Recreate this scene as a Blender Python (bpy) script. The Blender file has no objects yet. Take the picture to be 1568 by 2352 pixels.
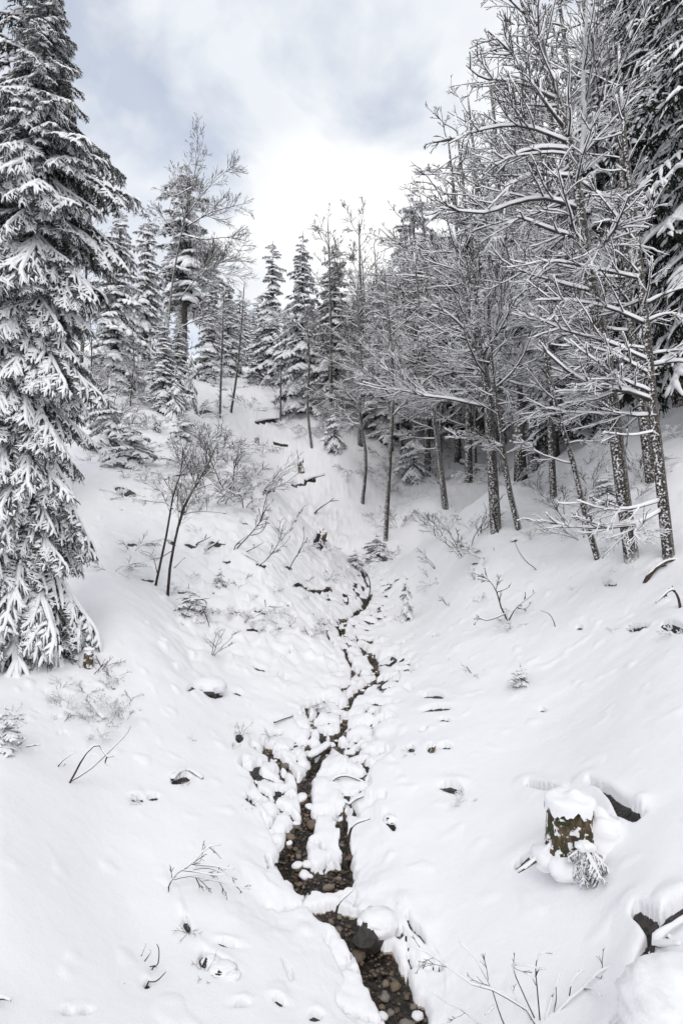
import bpy, bmesh, math, random
import numpy as np
from mathutils import Vector, Matrix

sc = bpy.context.scene
COL = sc.collection
F = 1306.0                       # focal length in units of the 1568 x 2352 working picture
PITCH = math.radians(5.3)

# ------------------------------------------------------------------ camera
cam_data = bpy.data.cameras.new('camera')
cam_data.sensor_fit = 'VERTICAL'
cam_data.sensor_height = 36.0
cam_data.lens = 36.0 * F / 2352.0
cam_data.clip_start = 0.05
cam_data.clip_end = 3000
cam = bpy.data.objects.new('camera', cam_data)
COL.objects.link(cam)
cam.rotation_euler = (math.pi / 2 + PITCH, 0, 0)
sc.camera = cam

# ------------------------------------------------------------------ sky and sun
SUN_EL, SUN_AZ = math.radians(44), math.radians(180)     # azimuth clockwise from +Y (view direction)
world = bpy.data.worlds.new('World')
sc.world = world
world.use_nodes = True
nt = world.node_tree
nt.nodes.clear()
def N(t, typ, **kw):
    n = t.nodes.new(typ)
    for k, v in kw.items():
        setattr(n, k, v)
    return n
sky = N(nt, 'ShaderNodeTexSky', sky_type='NISHITA', sun_disc=False)
sky.sun_elevation = SUN_EL
sky.sun_rotation = SUN_AZ
tc = N(nt, 'ShaderNodeTexCoord')
mp = N(nt, 'ShaderNodeMapping')
mp.inputs['Location'].default_value = (11.29, 5.78, 3.54)
mp.inputs['Scale'].default_value = (1.0, 1.0, 1.5)
nz = N(nt, 'ShaderNodeTexNoise')
nz.inputs['Scale'].default_value = 3.6
nz.inputs['Detail'].default_value = 7
nz.inputs['Roughness'].default_value = 0.52
nz.inputs['Distortion'].default_value = 0.25
rp = N(nt, 'ShaderNodeValToRGB')
rp.color_ramp.elements[0].position = 0.34
rp.color_ramp.elements[1].position = 0.52
nz2 = N(nt, 'ShaderNodeTexNoise')
nz2.inputs['Scale'].default_value = 2.3
nz2.inputs['Detail'].default_value = 6
rp2 = N(nt, 'ShaderNodeValToRGB')
rp2.color_ramp.elements[0].position = 0.38
rp2.color_ramp.elements[0].color = (9.4, 9.8, 10.4, 1)
rp2.color_ramp.elements[1].position = 0.60
rp2.color_ramp.elements[1].color = (12.4, 12.4, 12.3, 1)
mx = N(nt, 'ShaderNodeMixRGB')
skymul = N(nt, 'ShaderNodeMixRGB', blend_type='MULTIPLY')
skymul.inputs[0].default_value = 1.0
skymul.inputs[2].default_value = (2.45, 2.35, 2.25, 1)
bg = N(nt, 'ShaderNodeBackground')
bg.inputs['Strength'].default_value = 0.10
out = N(nt, 'ShaderNodeOutputWorld')
L = nt.links.new
L(tc.outputs['Generated'], mp.inputs['Vector'])
L(mp.outputs['Vector'], nz.inputs['Vector'])
L(mp.outputs['Vector'], nz2.inputs['Vector'])
L(nz.outputs['Fac'], rp.inputs['Fac'])
L(nz2.outputs['Fac'], rp2.inputs['Fac'])
mfl = N(nt, 'ShaderNodeMapRange'); mfl.inputs['To Min'].default_value = 0.50
L(rp.outputs['Color'], mfl.inputs['Value'])
L(mfl.outputs[0], mx.inputs[0])
L(sky.outputs['Color'], skymul.inputs[1])
L(skymul.outputs['Color'], mx.inputs[1])
L(rp2.outputs['Color'], mx.inputs[2])
L(mx.outputs['Color'], bg.inputs['Color'])
L(bg.outputs['Background'], out.inputs['Surface'])

sun_data = bpy.data.lights.new('sun', 'SUN')
sun_data.energy = 0.95
sun_data.angle = math.radians(30)
sun_data.color = (1.0, 0.96, 0.91)
sun = bpy.data.objects.new('sun', sun_data)
COL.objects.link(sun)
sd_ = Vector((math.sin(SUN_AZ) * math.cos(SUN_EL), math.cos(SUN_AZ) * math.cos(SUN_EL), math.sin(SUN_EL)))
sun.rotation_euler = sd_.to_track_quat('Z', 'Y').to_euler()

sc.view_settings.view_transform = 'Standard'
sc.view_settings.look = 'None'
sc.view_settings.exposure = -0.13
sc.view_settings.gamma = 1.0
sc.view_settings.use_curve_mapping = False
sc.cycles.max_bounces = 6
sc.cycles.diffuse_bounces = 4
sc.cycles.transparent_max_bounces = 8
sc.render.film_transparent = False

# ------------------------------------------------------------------ helpers
def conv(px, py):
    """working-picture position -> (u = x / y, s = z / y)"""
    a = (px - 784.0) / F
    b = (1176.0 - py) / F
    dy = math.cos(PITCH) - b * math.sin(PITCH)
    dz = math.sin(PITCH) + b * math.cos(PITCH)
    return a / dy, dz / dy
def P3(px, py, d):
    u, s = conv(px, py)
    return np.array((u * d, d, s * d))
def proj(x, y, z):
    c, s = math.cos(PITCH), math.sin(PITCH)
    yc = y * c + z * s
    zc = -y * s + z * c
    return 784.0 + F * x / yc, 1176.0 - F * zc / yc

def _h(ix, iy, seed):
    h = (ix.astype(np.int64) * 374761393 + iy.astype(np.int64) * 668265263 + seed * 974634777) & 0xFFFFFFFF
    h = ((h ^ (h >> 13)) * 1274126177) & 0xFFFFFFFF
    h = ((h ^ (h >> 16)) * 2246822519) & 0xFFFFFFFF
    return (h ^ (h >> 15)) & 0xFFFFFF
def pnoise(x, y, seed=0):
    x = np.asarray(x, float); y = np.asarray(y, float)
    x0 = np.floor(x); y0 = np.floor(y)
    fx, fy = x - x0, y - y0
    ux = fx * fx * fx * (fx * (fx * 6 - 15) + 10)
    uy = fy * fy * fy * (fy * (fy * 6 - 15) + 10)
    def g(dx, dy):
        a = _h(x0 + dx, y0 + dy, seed) * (2 * math.pi / 0xFFFFFF)
        return np.cos(a) * (fx - dx) + np.sin(a) * (fy - dy)
    n0 = g(0, 0) * (1 - ux) + g(1, 0) * ux
    n1 = g(0, 1) * (1 - ux) + g(1, 1) * ux
    return (n0 * (1 - uy) + n1 * uy) * 1.5
def fbm(x, y, sc_, octs=3, seed=0):
    v = 0; a = 1.0; f = 1.0 / sc_
    for i in range(octs):
        v = v + a * pnoise(x * f, y * f, seed + i * 17)
        a *= 0.5; f *= 2.03
    return v
def sstep(a, b, x):
    t = np.clip((x - a) / (b - a), 0, 1)
    return t * t * (3 - 2 * t)

def mesh_from(name, V, quads=None, tris=None, mats=(), mat_idx=None, smooth=True):
    me = bpy.data.meshes.new(name)
    V = np.ascontiguousarray(V, np.float32)
    parts, starts, n = [], [], 0
    tot = []
    if quads is not None and len(quads):
        parts.append(np.asarray(quads, np.int32).ravel()); tot.append(np.full(len(quads), 4, np.int32))
    if tris is not None and len(tris):
        parts.append(np.asarray(tris, np.int32).ravel()); tot.append(np.full(len(tris), 3, np.int32))
    loops = np.concatenate(parts); tot = np.concatenate(tot)
    st = np.concatenate(([0], np.cumsum(tot)[:-1])).astype(np.int32)
    me.vertices.add(len(V)); me.vertices.foreach_set('co', V.ravel())
    me.loops.add(len(loops)); me.loops.foreach_set('vertex_index', loops)
    me.polygons.add(len(tot)); me.polygons.foreach_set('loop_start', st)
    try:
        me.polygons.foreach_set('loop_total', tot)
    except Exception:
        pass
    for m in mats:
        me.materials.append(m)
    if mat_idx is not None:
        me.polygons.foreach_set('material_index', np.ascontiguousarray(mat_idx, np.int32))
    me.polygons.foreach_set('use_smooth', np.full(len(tot), bool(smooth)))
    me.update(calc_edges=True)
    me.validate()
    return me
def link(name, me, parent=None, loc=(0, 0, 0), rot=(0, 0, 0), scale=(1, 1, 1)):
    o = bpy.data.objects.new(name, me)
    COL.objects.link(o)
    o.location = loc; o.rotation_euler = rot; o.scale = scale
    if parent is not None:
        o.parent = parent
    return o
def tag(o, label=None, cat=None, group=None, kind=None):
    if label: o['label'] = label
    if cat: o['category'] = cat
    if group: o['group'] = group
    if kind: o['kind'] = kind
    return o
def thing(name, loc, label, cat, group=None, rotz=0.0, scale=1.0):
    o = link(name, None, None, loc, (0, 0, rotz), (scale, scale, scale))
    o.empty_display_size = 0.2
    return tag(o, label, cat, group)
def dup(root, name, loc, rotz, scale, label, cat, group=None, tilt=(0, 0)):
    r = root.copy(); COL.objects.link(r)
    r.name = name
    r.location = loc; r.rotation_euler = (tilt[0], tilt[1], rotz); r.scale = (scale, scale, scale) if np.isscalar(scale) else scale
    for k in ('label', 'category', 'group'):
        if k in r: del r[k]
    tag(r, label, cat, group)
    for ch in list(root.children):
        c = ch.copy(); COL.objects.link(c); c.parent = r
        for g in ch.children:
            d = g.copy(); COL.objects.link(d); d.parent = c
    return r

# ------------------------------------------------------------------ materials
def mat(name):
    m = bpy.data.materials.new(name); m.use_nodes = True
    t = m.node_tree
    return m, t, t.nodes['Principled BSDF']
def ramp(t, fac, stops):
    r = N(t, 'ShaderNodeValToRGB')
    e = r.color_ramp.elements
    while len(e) < len(stops): e.new(0.5)
    for i, (p, c) in enumerate(stops):
        e[i].position = p; e[i].color = (*c, 1) if len(c) == 3 else c
    t.links.new(fac, r.inputs['Fac'])
    return r.outputs['Color']
def noise(t, scale, detail=3, rough=0.5, vec=None, coord='Object'):
    n = N(t, 'ShaderNodeTexNoise')
    n.inputs['Scale'].default_value = scale; n.inputs['Detail'].default_value = detail; n.inputs['Roughness'].default_value = rough
    if vec is None:
        c = N(t, 'ShaderNodeTexCoord'); vec = c.outputs[coord]
    t.links.new(vec, n.inputs['Vector'])
    return n.outputs['Fac']
def bump(t, bsdf, h, strength, dist):
    b = N(t, 'ShaderNodeBump'); b.inputs['Strength'].default_value = strength; b.inputs['Distance'].default_value = dist
    t.links.new(h, b.inputs['Height']); t.links.new(b.outputs['Normal'], bsdf.inputs['Normal'])
def mathn(t, op, a, b=None, c=None, clamp=False):
    n = N(t, 'ShaderNodeMath', operation=op, use_clamp=clamp)
    for i, v in enumerate((a, b, c)):
        if v is None: continue
        if isinstance(v, (int, float)): n.inputs[i].default_value = v
        else: t.links.new(v, n.inputs[i])
    return n.outputs[0]
SNOWC = (0.89, 0.885, 0.905)
def make_snow():
    m, t, b = mat('snow')
    n1 = noise(t, 0.9, 2)
    c = ramp(t, n1, [(0.3, (0.875, 0.872, 0.893)), (0.7, (0.90, 0.897, 0.914))])
    t.links.new(c, b.inputs['Base Color'])
    b.inputs['Roughness'].default_value = 0.65
    b.inputs['Specular IOR Level'].default_value = 0.25
    n2 = noise(t, 60, 3, 0.6)
    n3 = noise(t, 9, 3, 0.5)
    h = mathn(t, 'MULTIPLY_ADD', n3, 2.0, n2)
    bump(t, b, h, 0.35, 0.012)
    return m
def make_soil():
    m, t, b = mat('shade_darkened_wet_soil_and_gravel')
    n1 = noise(t, 7, 5, 0.6)
    v = N(t, 'ShaderNodeTexVoronoi'); v.inputs['Scale'].default_value = 16
    c0 = N(t, 'ShaderNodeTexCoord'); t.links.new(c0.outputs['Object'], v.inputs['Vector'])
    c1 = ramp(t, n1, [(0.3, (0.007, 0.006, 0.005)), (0.5, (0.020, 0.015, 0.011)), (0.7, (0.045, 0.034, 0.024))])  # soil tones darkened to carry the shade that shallow hollows lack
    mxx = N(t, 'ShaderNodeMixRGB', blend_type='MULTIPLY'); mxx.inputs[0].default_value = 0.55
    t.links.new(c1, mxx.inputs[1]); t.links.new(v.outputs['Color'], mxx.inputs[2])
    t.links.new(mxx.outputs['Color'], b.inputs['Base Color'])
    b.inputs['Roughness'].default_value = 0.45
    bump(t, b, v.outputs['Distance'], 0.8, 0.04)
    return m
def snowy(name, cols, scale, up0, up1, amount=0.5, rough=0.85, patch=6.0, stretch=(1, 1, 1), sidedir=None):
    """bark or needles with snow where the surface faces up (and, on trunks, plastered in patches on one side)"""
    m, t, b = mat(name)
    c0 = N(t, 'ShaderNodeTexCoord'); mp_ = N(t, 'ShaderNodeMapping'); mp_.inputs['Scale'].default_value = stretch
    t.links.new(c0.outputs['Object'], mp_.inputs['Vector'])
    n1 = noise(t, scale, 4, 0.6, mp_.outputs['Vector'])
    base = ramp(t, n1, [(0.3, cols[0]), (0.5, cols[1]), (0.72, cols[2])])
    g = N(t, 'ShaderNodeNewGeometry')
    sx = N(t, 'ShaderNodeSeparateXYZ'); t.links.new(g.outputs['Normal'], sx.inputs[0])
    n2 = noise(t, patch, 3, 0.6)
    f = mathn(t, 'MULTIPLY_ADD', n2, amount, sx.outputs['Z'])
    if sidedir is not None:
        dp = N(t, 'ShaderNodeVectorMath', operation='DOT_PRODUCT'); dp.inputs[1].default_value = sidedir
        t.links.new(g.outputs['Normal'], dp.inputs[0])
        f2 = mathn(t, 'MULTIPLY_ADD', n2, 3.4, mathn(t, 'MULTIPLY', dp.outputs['Value'], 0.75))
        f2 = mathn(t, 'SUBTRACT', f2, 2.12)
        f = mathn(t, 'MAXIMUM', f, f2)
    mr = N(t, 'ShaderNodeMapRange'); mr.inputs['From Min'].default_value = up0; mr.inputs['From Max'].default_value = up1
    t.links.new(f, mr.inputs['Value'])
    mxx = N(t, 'ShaderNodeMixRGB'); t.links.new(mr.outputs[0], mxx.inputs[0]); t.links.new(base, mxx.inputs[1])
    mxx.inputs[2].default_value = (*SNOWC, 1)
    t.links.new(mxx.outputs['Color'], b.inputs['Base Color'])
    b.inputs['Roughness'].default_value = rough
    b.inputs['Specular IOR Level'].default_value = 0.2
    if sidedir is not None:
        bump(t, b, n1, 0.6, 0.02)
    return m
def make_water():
    m, t, b = mat('shallow_water')
    t.nodes.remove(b)
    tr = N(t, 'ShaderNodeBsdfTransparent'); tr.inputs[0].default_value = (0.80, 0.74, 0.66, 1)
    gl = N(t, 'ShaderNodeBsdfGlossy'); gl.inputs['Roughness'].default_value = 0.06
    gl.inputs['Color'].default_value = (0.85, 0.85, 0.85, 1)
    fr = N(t, 'ShaderNodeFresnel'); fr.inputs['IOR'].default_value = 1.33
    n1 = noise(t, 14, 3, 0.6)
    bp = N(t, 'ShaderNodeBump'); bp.inputs['Strength'].default_value = 0.5; bp.inputs['Distance'].default_value = 0.03
    t.links.new(n1, bp.inputs['Height']); t.links.new(bp.outputs['Normal'], gl.inputs['Normal']); t.links.new(bp.outputs['Normal'], fr.inputs['Normal'])
    ms = N(t, 'ShaderNodeMixShader'); t.links.new(fr.outputs[0], ms.inputs[0]); t.links.new(tr.outputs[0], ms.inputs[1]); t.links.new(gl.outputs[0], ms.inputs[2])
    t.links.new(ms.outputs[0], t.nodes['Material Output'].inputs['Surface'])
    return m
def make_stone():
    m, t, b = mat('brook_stone')
    oi = N(t, 'ShaderNodeObjectInfo')
    n1 = noise(t, 5, 4, 0.6)
    f = mathn(t, 'MULTIPLY_ADD', n1, 0.5, mathn(t, 'MULTIPLY', oi.outputs['Random'], 0.6))
    c = ramp(t, f, [(0.15, (0.05, 0.038, 0.028)), (0.4, (0.12, 0.088, 0.06)), (0.6, (0.20, 0.145, 0.095)), (0.8, (0.20, 0.18, 0.16))])
    t.links.new(c, b.inputs['Base Color']); b.inputs['Roughness'].default_value = 0.4
    bump(t, b, noise(t, 18, 3), 0.4, 0.02)
    return m
def make_moss():
    m, t, b = mat('mossy_stump_bark')
    c0 = N(t, 'ShaderNodeTexCoord'); mp_ = N(t, 'ShaderNodeMapping'); mp_.inputs['Scale'].default_value = (1, 1, 0.3)
    t.links.new(c0.outputs['Object'], mp_.inputs['Vector'])
    n1 = noise(t, 26, 5, 0.65, mp_.outputs['Vector'])
    bark = ramp(t, n1, [(0.3, (0.022, 0.015, 0.009)), (0.5, (0.085, 0.055, 0.030)), (0.7, (0.22, 0.16, 0.10))])
    moss = ramp(t, noise(t, 40, 3), [(0.3, (0.012, 0.014, 0.004)), (0.7, (0.06, 0.062, 0.016))])
    n2 = noise(t, 4.5, 4, 0.6)
    mr = N(t, 'ShaderNodeMapRange'); mr.inputs['From Min'].default_value = 0.46; mr.inputs['From Max'].default_value = 0.56; t.links.new(n2, mr.inputs['Value'])
    m1 = N(t, 'ShaderNodeMixRGB'); t.links.new(mr.outputs[0], m1.inputs[0]); t.links.new(bark, m1.inputs[1]); t.links.new(moss, m1.inputs[2])
    n3 = noise(t, 13, 4, 0.6)
    g = N(t, 'ShaderNodeNewGeometry'); sx = N(t, 'ShaderNodeSeparateXYZ'); t.links.new(g.outputs['Normal'], sx.inputs[0])
    f = mathn(t, 'MULTIPLY_ADD', sx.outputs['Z'], 0.35, n3)
    mr2 = N(t, 'ShaderNodeMapRange'); mr2.inputs['From Min'].default_value = 0.56; mr2.inputs['From Max'].default_value = 0.60; t.links.new(f, mr2.inputs['Value'])
    m2 = N(t, 'ShaderNodeMixRGB'); t.links.new(mr2.outputs[0], m2.inputs[0]); t.links.new(m1.outputs[0], m2.inputs[1]); m2.inputs[2].default_value = (*SNOWC, 1)
    t.links.new(m2.outputs[0], b.inputs['Base Color']); b.inputs['Roughness'].default_value = 0.85
    bump(t, b, n1, 0.8, 0.03)
    return m
M_SNOW = make_snow()
M_WATER = make_water()
M_STONE = make_stone()
M_STUMP = make_moss()
M_SOIL = make_soil()
M_BARK = snowy('snow_flecked_bark', ((0.018, 0.015, 0.012), (0.045, 0.038, 0.031), (0.11, 0.095, 0.08)), 14, 0.25, 0.75, 0.5, patch=22, stretch=(1, 1, 0.3), sidedir=(-0.75, -0.6, 0.1))
M_TWIG = snowy('snowy_twig_bark', ((0.024, 0.020, 0.018), (0.045, 0.039, 0.036), (0.08, 0.072, 0.066)), 5, -0.20, 0.40, 0.35, patch=4)
M_STICK = snowy('bare_stick_bark', ((0.03, 0.02, 0.018), (0.06, 0.042, 0.036), (0.10, 0.075, 0.06)), 8, 1.0, 1.2, 0.6, patch=3)
M_DARKTWIG = snowy('dark_wet_twig_bark', ((0.02, 0.016, 0.014), (0.05, 0.04, 0.034), (0.085, 0.07, 0.06)), 8, 0.45, 0.9, 0.6, patch=5)
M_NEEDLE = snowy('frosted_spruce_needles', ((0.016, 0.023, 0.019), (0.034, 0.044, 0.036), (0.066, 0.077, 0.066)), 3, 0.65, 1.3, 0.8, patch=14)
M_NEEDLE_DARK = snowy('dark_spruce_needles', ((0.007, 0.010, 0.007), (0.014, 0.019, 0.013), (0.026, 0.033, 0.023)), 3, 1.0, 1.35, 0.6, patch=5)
# ------------------------------------------------------------------ terrain
CP = [
 (0,2352,4.2),(400,2352,4.8),(700,2352,5.3),(940,2352,5.5),(1100,2352,5.2),(1350,2352,4.6),(1568,2352,3.9),
 (890,2200,6.2),(780,2100,6.75),(700,2000,7.45),(690,1900,8.3),(700,1800,9.4),(760,1700,10.9),(800,1600,13),(845,1500,16),(800,1430,18.7),(835,1390,20.5),(850,1340,24),(825,1300,28),
 (0,2000,5.4),(0,1750,7),(0,1650,8),(200,1600,9.5),(150,1500,10.5),(300,1400,12.5),(300,1800,8),(300,2100,6),(500,2000,6.9),(500,1800,8.8),(500,1600,11.6),(500,1450,14.5),
 (600,1300,18),(385,1350,15.5),(250,1250,16),(250,1130,20),(400,1100,23),(500,1150,22),(650,1250,21),(730,1330,20.5),(590,1080,26),(700,1200,25),(790,1275,25.5),
 (700,1180,36),(640,1080,42),(760,1230,34),(850,1200,36),(700,1000,48),(780,1050,44),(600,900,58),(560,860,68),(480,900,50),(690,940,52),(840,960,50),(420,980,32),(300,950,32),(300,1040,26),
 (100,1000,28),(0,1100,20),(0,1350,14),(560,835,92),(300,850,60),(0,800,60),
 (1200,2000,6.5),(1500,2000,5.3),(1568,1800,6.2),(1300,1700,8.8),(1000,1700,10.2),(1000,1500,14.5),(1300,1500,11.5),(1568,1500,8.6),(1568,1300,11.5),(1440,1280,13),(1200,1350,15),(1000,1350,20),(900,1330,23.5),
 (1130,1210,19),(1270,1140,21),(900,1285,27),(1000,1220,26),(1100,1140,25),(1200,1090,24),(1400,960,22),(1568,870,20),
 (600,1140,31),(700,1250,30),(650,1190,30),(560,1080,31),(1000,1262,29.5),(1100,1190,29.5),(1200,1130,29),(1400,1005,28),(900,1305,30),(1568,910,27),(500,1040,30),
 (1010,1150,33),(950,1210,31),(880,1260,30),(840,1290,29),(1100,1090,38),(1150,1050,44),(1000,1080,44),(930,1130,42),(1300,1000,32),(1568,820,34),(1000,950,58),(1300,900,45),(1200,850,70),(1568,700,70),(900,880,75),
 (-400,2352,3.2),(-400,1500,10),(-400,900,40),(1968,2352,3.2),(1968,1500,7),(1968,600,50),(0,780,125),(784,850,125),(1568,640,125),
]
_c = np.array([(*conv(px, py), d) for px, py, d in CP])
_K = np.stack([_c[:, 0], np.log(_c[:, 2]) * 0.55], 1)
def _tps(r2):
    return 0.5 * r2 * np.log(r2 + 1e-12)
def _fit():
    n = len(_K)
    D = ((_K[:, None] - _K[None]) ** 2).sum(-1)
    A = np.zeros((n + 3, n + 3))
    A[:n, :n] = _tps(D) + np.eye(n) * 2e-4
    A[:n, n] = 1; A[:n, n + 1:] = _K; A[n, :n] = 1; A[n + 1:, :n] = _K.T
    b = np.zeros(n + 3); b[:n] = _c[:, 1]
    return np.linalg.solve(A, b)
_W = _fit()
def _s_of(u, w):
    out_ = np.empty(len(u)); n = len(_K)
    for i in range(0, len(u), 40000):
        q = np.stack([u[i:i + 40000], w[i:i + 40000]], 1)
        D = ((q[:, None] - _K[None]) ** 2).sum(-1)
        out_[i:i + 40000] = _tps(D) @ _W[:n] + _W[n] + q @ _W[n + 1:]
    return out_
# tabulate s(u, ln y) once, then bilinear look-ups
TU = np.linspace(-1.15, 1.15, 240); TW = np.linspace(math.log(1.3), math.log(140), 300)
_uu, _ww = np.meshgrid(TU, TW)
TAB = _s_of(_uu.ravel(), _ww.ravel() * 0.55).reshape(_uu.shape)
def zbase(x, y):
    x = np.asarray(x, float); y = np.maximum(np.asarray(y, float), 1.3)
    fu = np.clip((x / y - TU[0]) / (TU[1] - TU[0]), 0, len(TU) - 1.001)
    fw = np.clip((np.log(y) - TW[0]) / (TW[1] - TW[0]), 0, len(TW) - 1.001)
    i = fu.astype(int); j = fw.astype(int); a = fu - i; b = fw - j
    s = TAB[j, i] * (1 - a) * (1 - b) + TAB[j, i + 1] * a * (1 - b) + TAB[j + 1, i] * (1 - a) * b + TAB[j + 1, i + 1] * a * b
    return s * y
def hit(px, py, dmin=2.5, dmax=120.0):
    """the place on the ground that the photograph shows at (px, py)"""
    u, s = conv(px, py)
    ds = np.exp(np.linspace(math.log(dmin), math.log(dmax), 900))
    g = zbase(u * ds, ds) - s * ds
    k = np.where(g > 0)[0]
    if len(k) == 0:
        d = dmax
    elif k[0] == 0:
        d = ds[0]
    else:
        i = k[0]; d = ds[i - 1] + (ds[i] - ds[i - 1]) * (-g[i - 1]) / (g[i] - g[i - 1])
    return np.array((u * d, d, float(zbase(u * d, d))))

def seg_dist(x, y, pts):
    """distance to a polyline in plan and the arc position of the nearest point"""
    best = np.full(x.shape, 1e9); bt = np.zeros(x.shape)
    for i in range(len(pts) - 1):
        ax, ay = pts[i][:2]; bx, by = pts[i + 1][:2]
        dx, dy = bx - ax, by - ay
        t = np.clip(((x - ax) * dx + (y - ay) * dy) / (dx * dx + dy * dy + 1e-9), 0, 1)
        d = np.hypot(x - ax - t * dx, y - ay - t * dy)
        m = d < best
        best = np.where(m, d, best); bt = np.where(m, i + t, bt)
    return best, bt

# open channels of the brook (picture x, y, half width in picture px)
CH_MAIN = [(960,2420,52),(935,2330,50),(905,2255,46),(880,2200,46),(840,2150,40),(800,2100,40),(765,2075,30),(725,2045,34),(700,2010,46),(672,1960,34),(680,1915,32),(705,1870,22),(700,1820,17),(700,1780,20),(722,1745,14),(760,1700,13),(790,1655,20),(800,1610,17),(822,1580,13),(868,1545,17),(858,1505,15),(815,1468,14),(786,1445,12),(792,1420,9),(832,1392,18),(855,1355,9),(835,1318,10),(822,1296,8)]
CH_SIDE = [
 [(700,2010,30),(760,2000,42),(795,1970,28),(800,1935,13),(785,1890,12),(797,1860,8)],
 [(722,1745,12),(705,1700,11),(718,1660,9),(702,1615,17),(735,1600,7)],
 [(690,1790,8),(655,1745,12),(622,1722,16),(605,1680,9),(640,1668,6)],
 [(786,1480,10),(812,1530,9),(800,1570,9)],
 [(690,2060,9),(640,2068,8),(618,2058,7)],
 [(832,1392,14),(790,1372,8),(765,1350,7),(690,1350,4)],
 [(760,1700,9),(800,1720,6),(860,1690,5)],
 [(935,2330,30),(890,2300,8)],
]
def chan(pl):
    r = []
    for px, py, w in pl:
        p = hit(px, py); r.append((p[0], p[1], w * p[1] / F * 1.06 * (0.36 if py < 1690 else (0.70 if py < 1900 else 0.84))))
    return np.array(r)
BAND = chan(CH_MAIN)
CHANNELS = [chan(CH_MAIN[:6] + [(752,2082,22),(722,2070,12)]), chan([(690,2022,20)] + CH_MAIN[8:])] + [chan(c) for c in CH_SIDE]
# hollows in the snow: picture x, y, half width, half height, turn (degrees), lip height (m)
HOLES = [
 (995,1602,24,6,4,.10),(1000,1632,34,5,-6,.07),(1020,1655,12,3,0,.03),(1035,1812,28,8,10,.09),(990,1722,9,8,-60,.05),(1022,1718,14,4,0,.05),(945,1722,7,6,0,.03),
 (440,1578,10,4,-30,.03),(496,1592,16,5,0,.0),(415,1788,22,8,-14,.06),(315,1836,14,6,10,.04),(352,1832,12,5,0,.03),
 (430,2120,7,16,-20,.05),(505,2215,34,9,30,.05),(470,2200,12,18,-10,.03),(520,2166,22,4,15,.06),(555,2310,16,5,0,.05),(640,2305,14,4,20,.04),
 (155,2315,10,5,0,.02),(195,2315,9,4,0,.01),(338,2255,7,6,0,.03),(725,2335,14,8,0,.03),
 (960,2140,26,4,50,.08),(895,1885,8,20,-30,.05),(790,1895,9,16,0,.02),
 (1465,1443,24,6,-3,.05),(1548,1443,30,9,8,.06),(1245,1630,8,3,0,.02),(545,1590,9,3,10,.04),(598,1535,14,4,8,.04),(550,1690,9,12,0,.02),(575,1840,16,3,35,.04),
 (330,1040,26,16,10,.12),(290,1130,26,8,20,.06),(60,1350,12,5,10,.02),(305,1250,12,5,0,.04),(395,1245,10,4,0,.05),
 (610,968,28,5,-8,.10),(700,1105,34,4,-12,.10),(625,1125,26,3,-14,.10),(745,1012,16,5,0,.06),(472,945,20,5,0,.10),(640,1020,24,4,8,.06),(735,1245,16,18,20,.10),
 (440,1250,16,4,8,.05),(500,1245,20,5,12,.07),(560,1205,10,5,0,.05),(600,1300,12,4,10,.03),(430,1360,22,5,10,.04),(470,1400,20,6,0,.04),(700,1352,26,4,5,.06),(660,1300,9,4,0,.03),(540,1400,14,4,0,.03),(600,1400,16,4,0,.03),(640,1440,12,4,0,.03),(580,1440,14,4,12,.03),(420,1180,10,4,0,.04),(520,1290,9,3,0,.03),(340,1330,16,4,0,.03),
 (1060,1250,10,3,0,.03),(1090,1290,7,4,0,.03),(1180,1240,8,3,0,.02),(1000,1460,9,3,0,.03),(1330,1440,7,3,0,.02),(1510,1300,26,5,-28,.05),(1400,1340,14,3,0,.03),(1215,1065,0.1,0.1,0,0),
]
CREVICES = [   # shade under snow lips, drawn as shallow strips of darkened soil: picture x, y, half width in picture px; then lip height (m)
 ([(1212,1806,3),(1240,1814,6),(1275,1824,5),(1290,1832,3)], .10),
 ([(1352,1806,3),(1385,1818,5),(1410,1838,8),(1435,1862,15),(1462,1868,13),(1476,1862,4)], .13),
 ([(1188,1986,7),(1205,1972,6),(1240,1955,6),(1265,1940,5)], .05),
 ([(1275,1985,4),(1300,1992,8),(1340,1982,8),(1358,1955,4)], .0),
 ([(1462,2100,10),(1490,2122,16),(1508,2150,14),(1540,2105,14),(1580,2085,14)], .12),
 ([(1500,2150,10),(1478,2200,13),(1462,2245,15),(1462,2290,10),(1448,2330,13),(1420,2365,18)], .06),
 ([(935,2105,3),(945,2128,3),(968,2148,4),(975,2158,2)], .08),
 ([(690,1352,3),(725,1357,5),(760,1353,3)], .06),
]
CREV_AT = [(np.array([(*hit(px, py)[:2], w * hit(px, py)[1] / F) for px, py, w in c]), l) for c, l in CREVICES]
HOLE_AT = [hit(h[0], h[1]) for h in HOLES]

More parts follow.
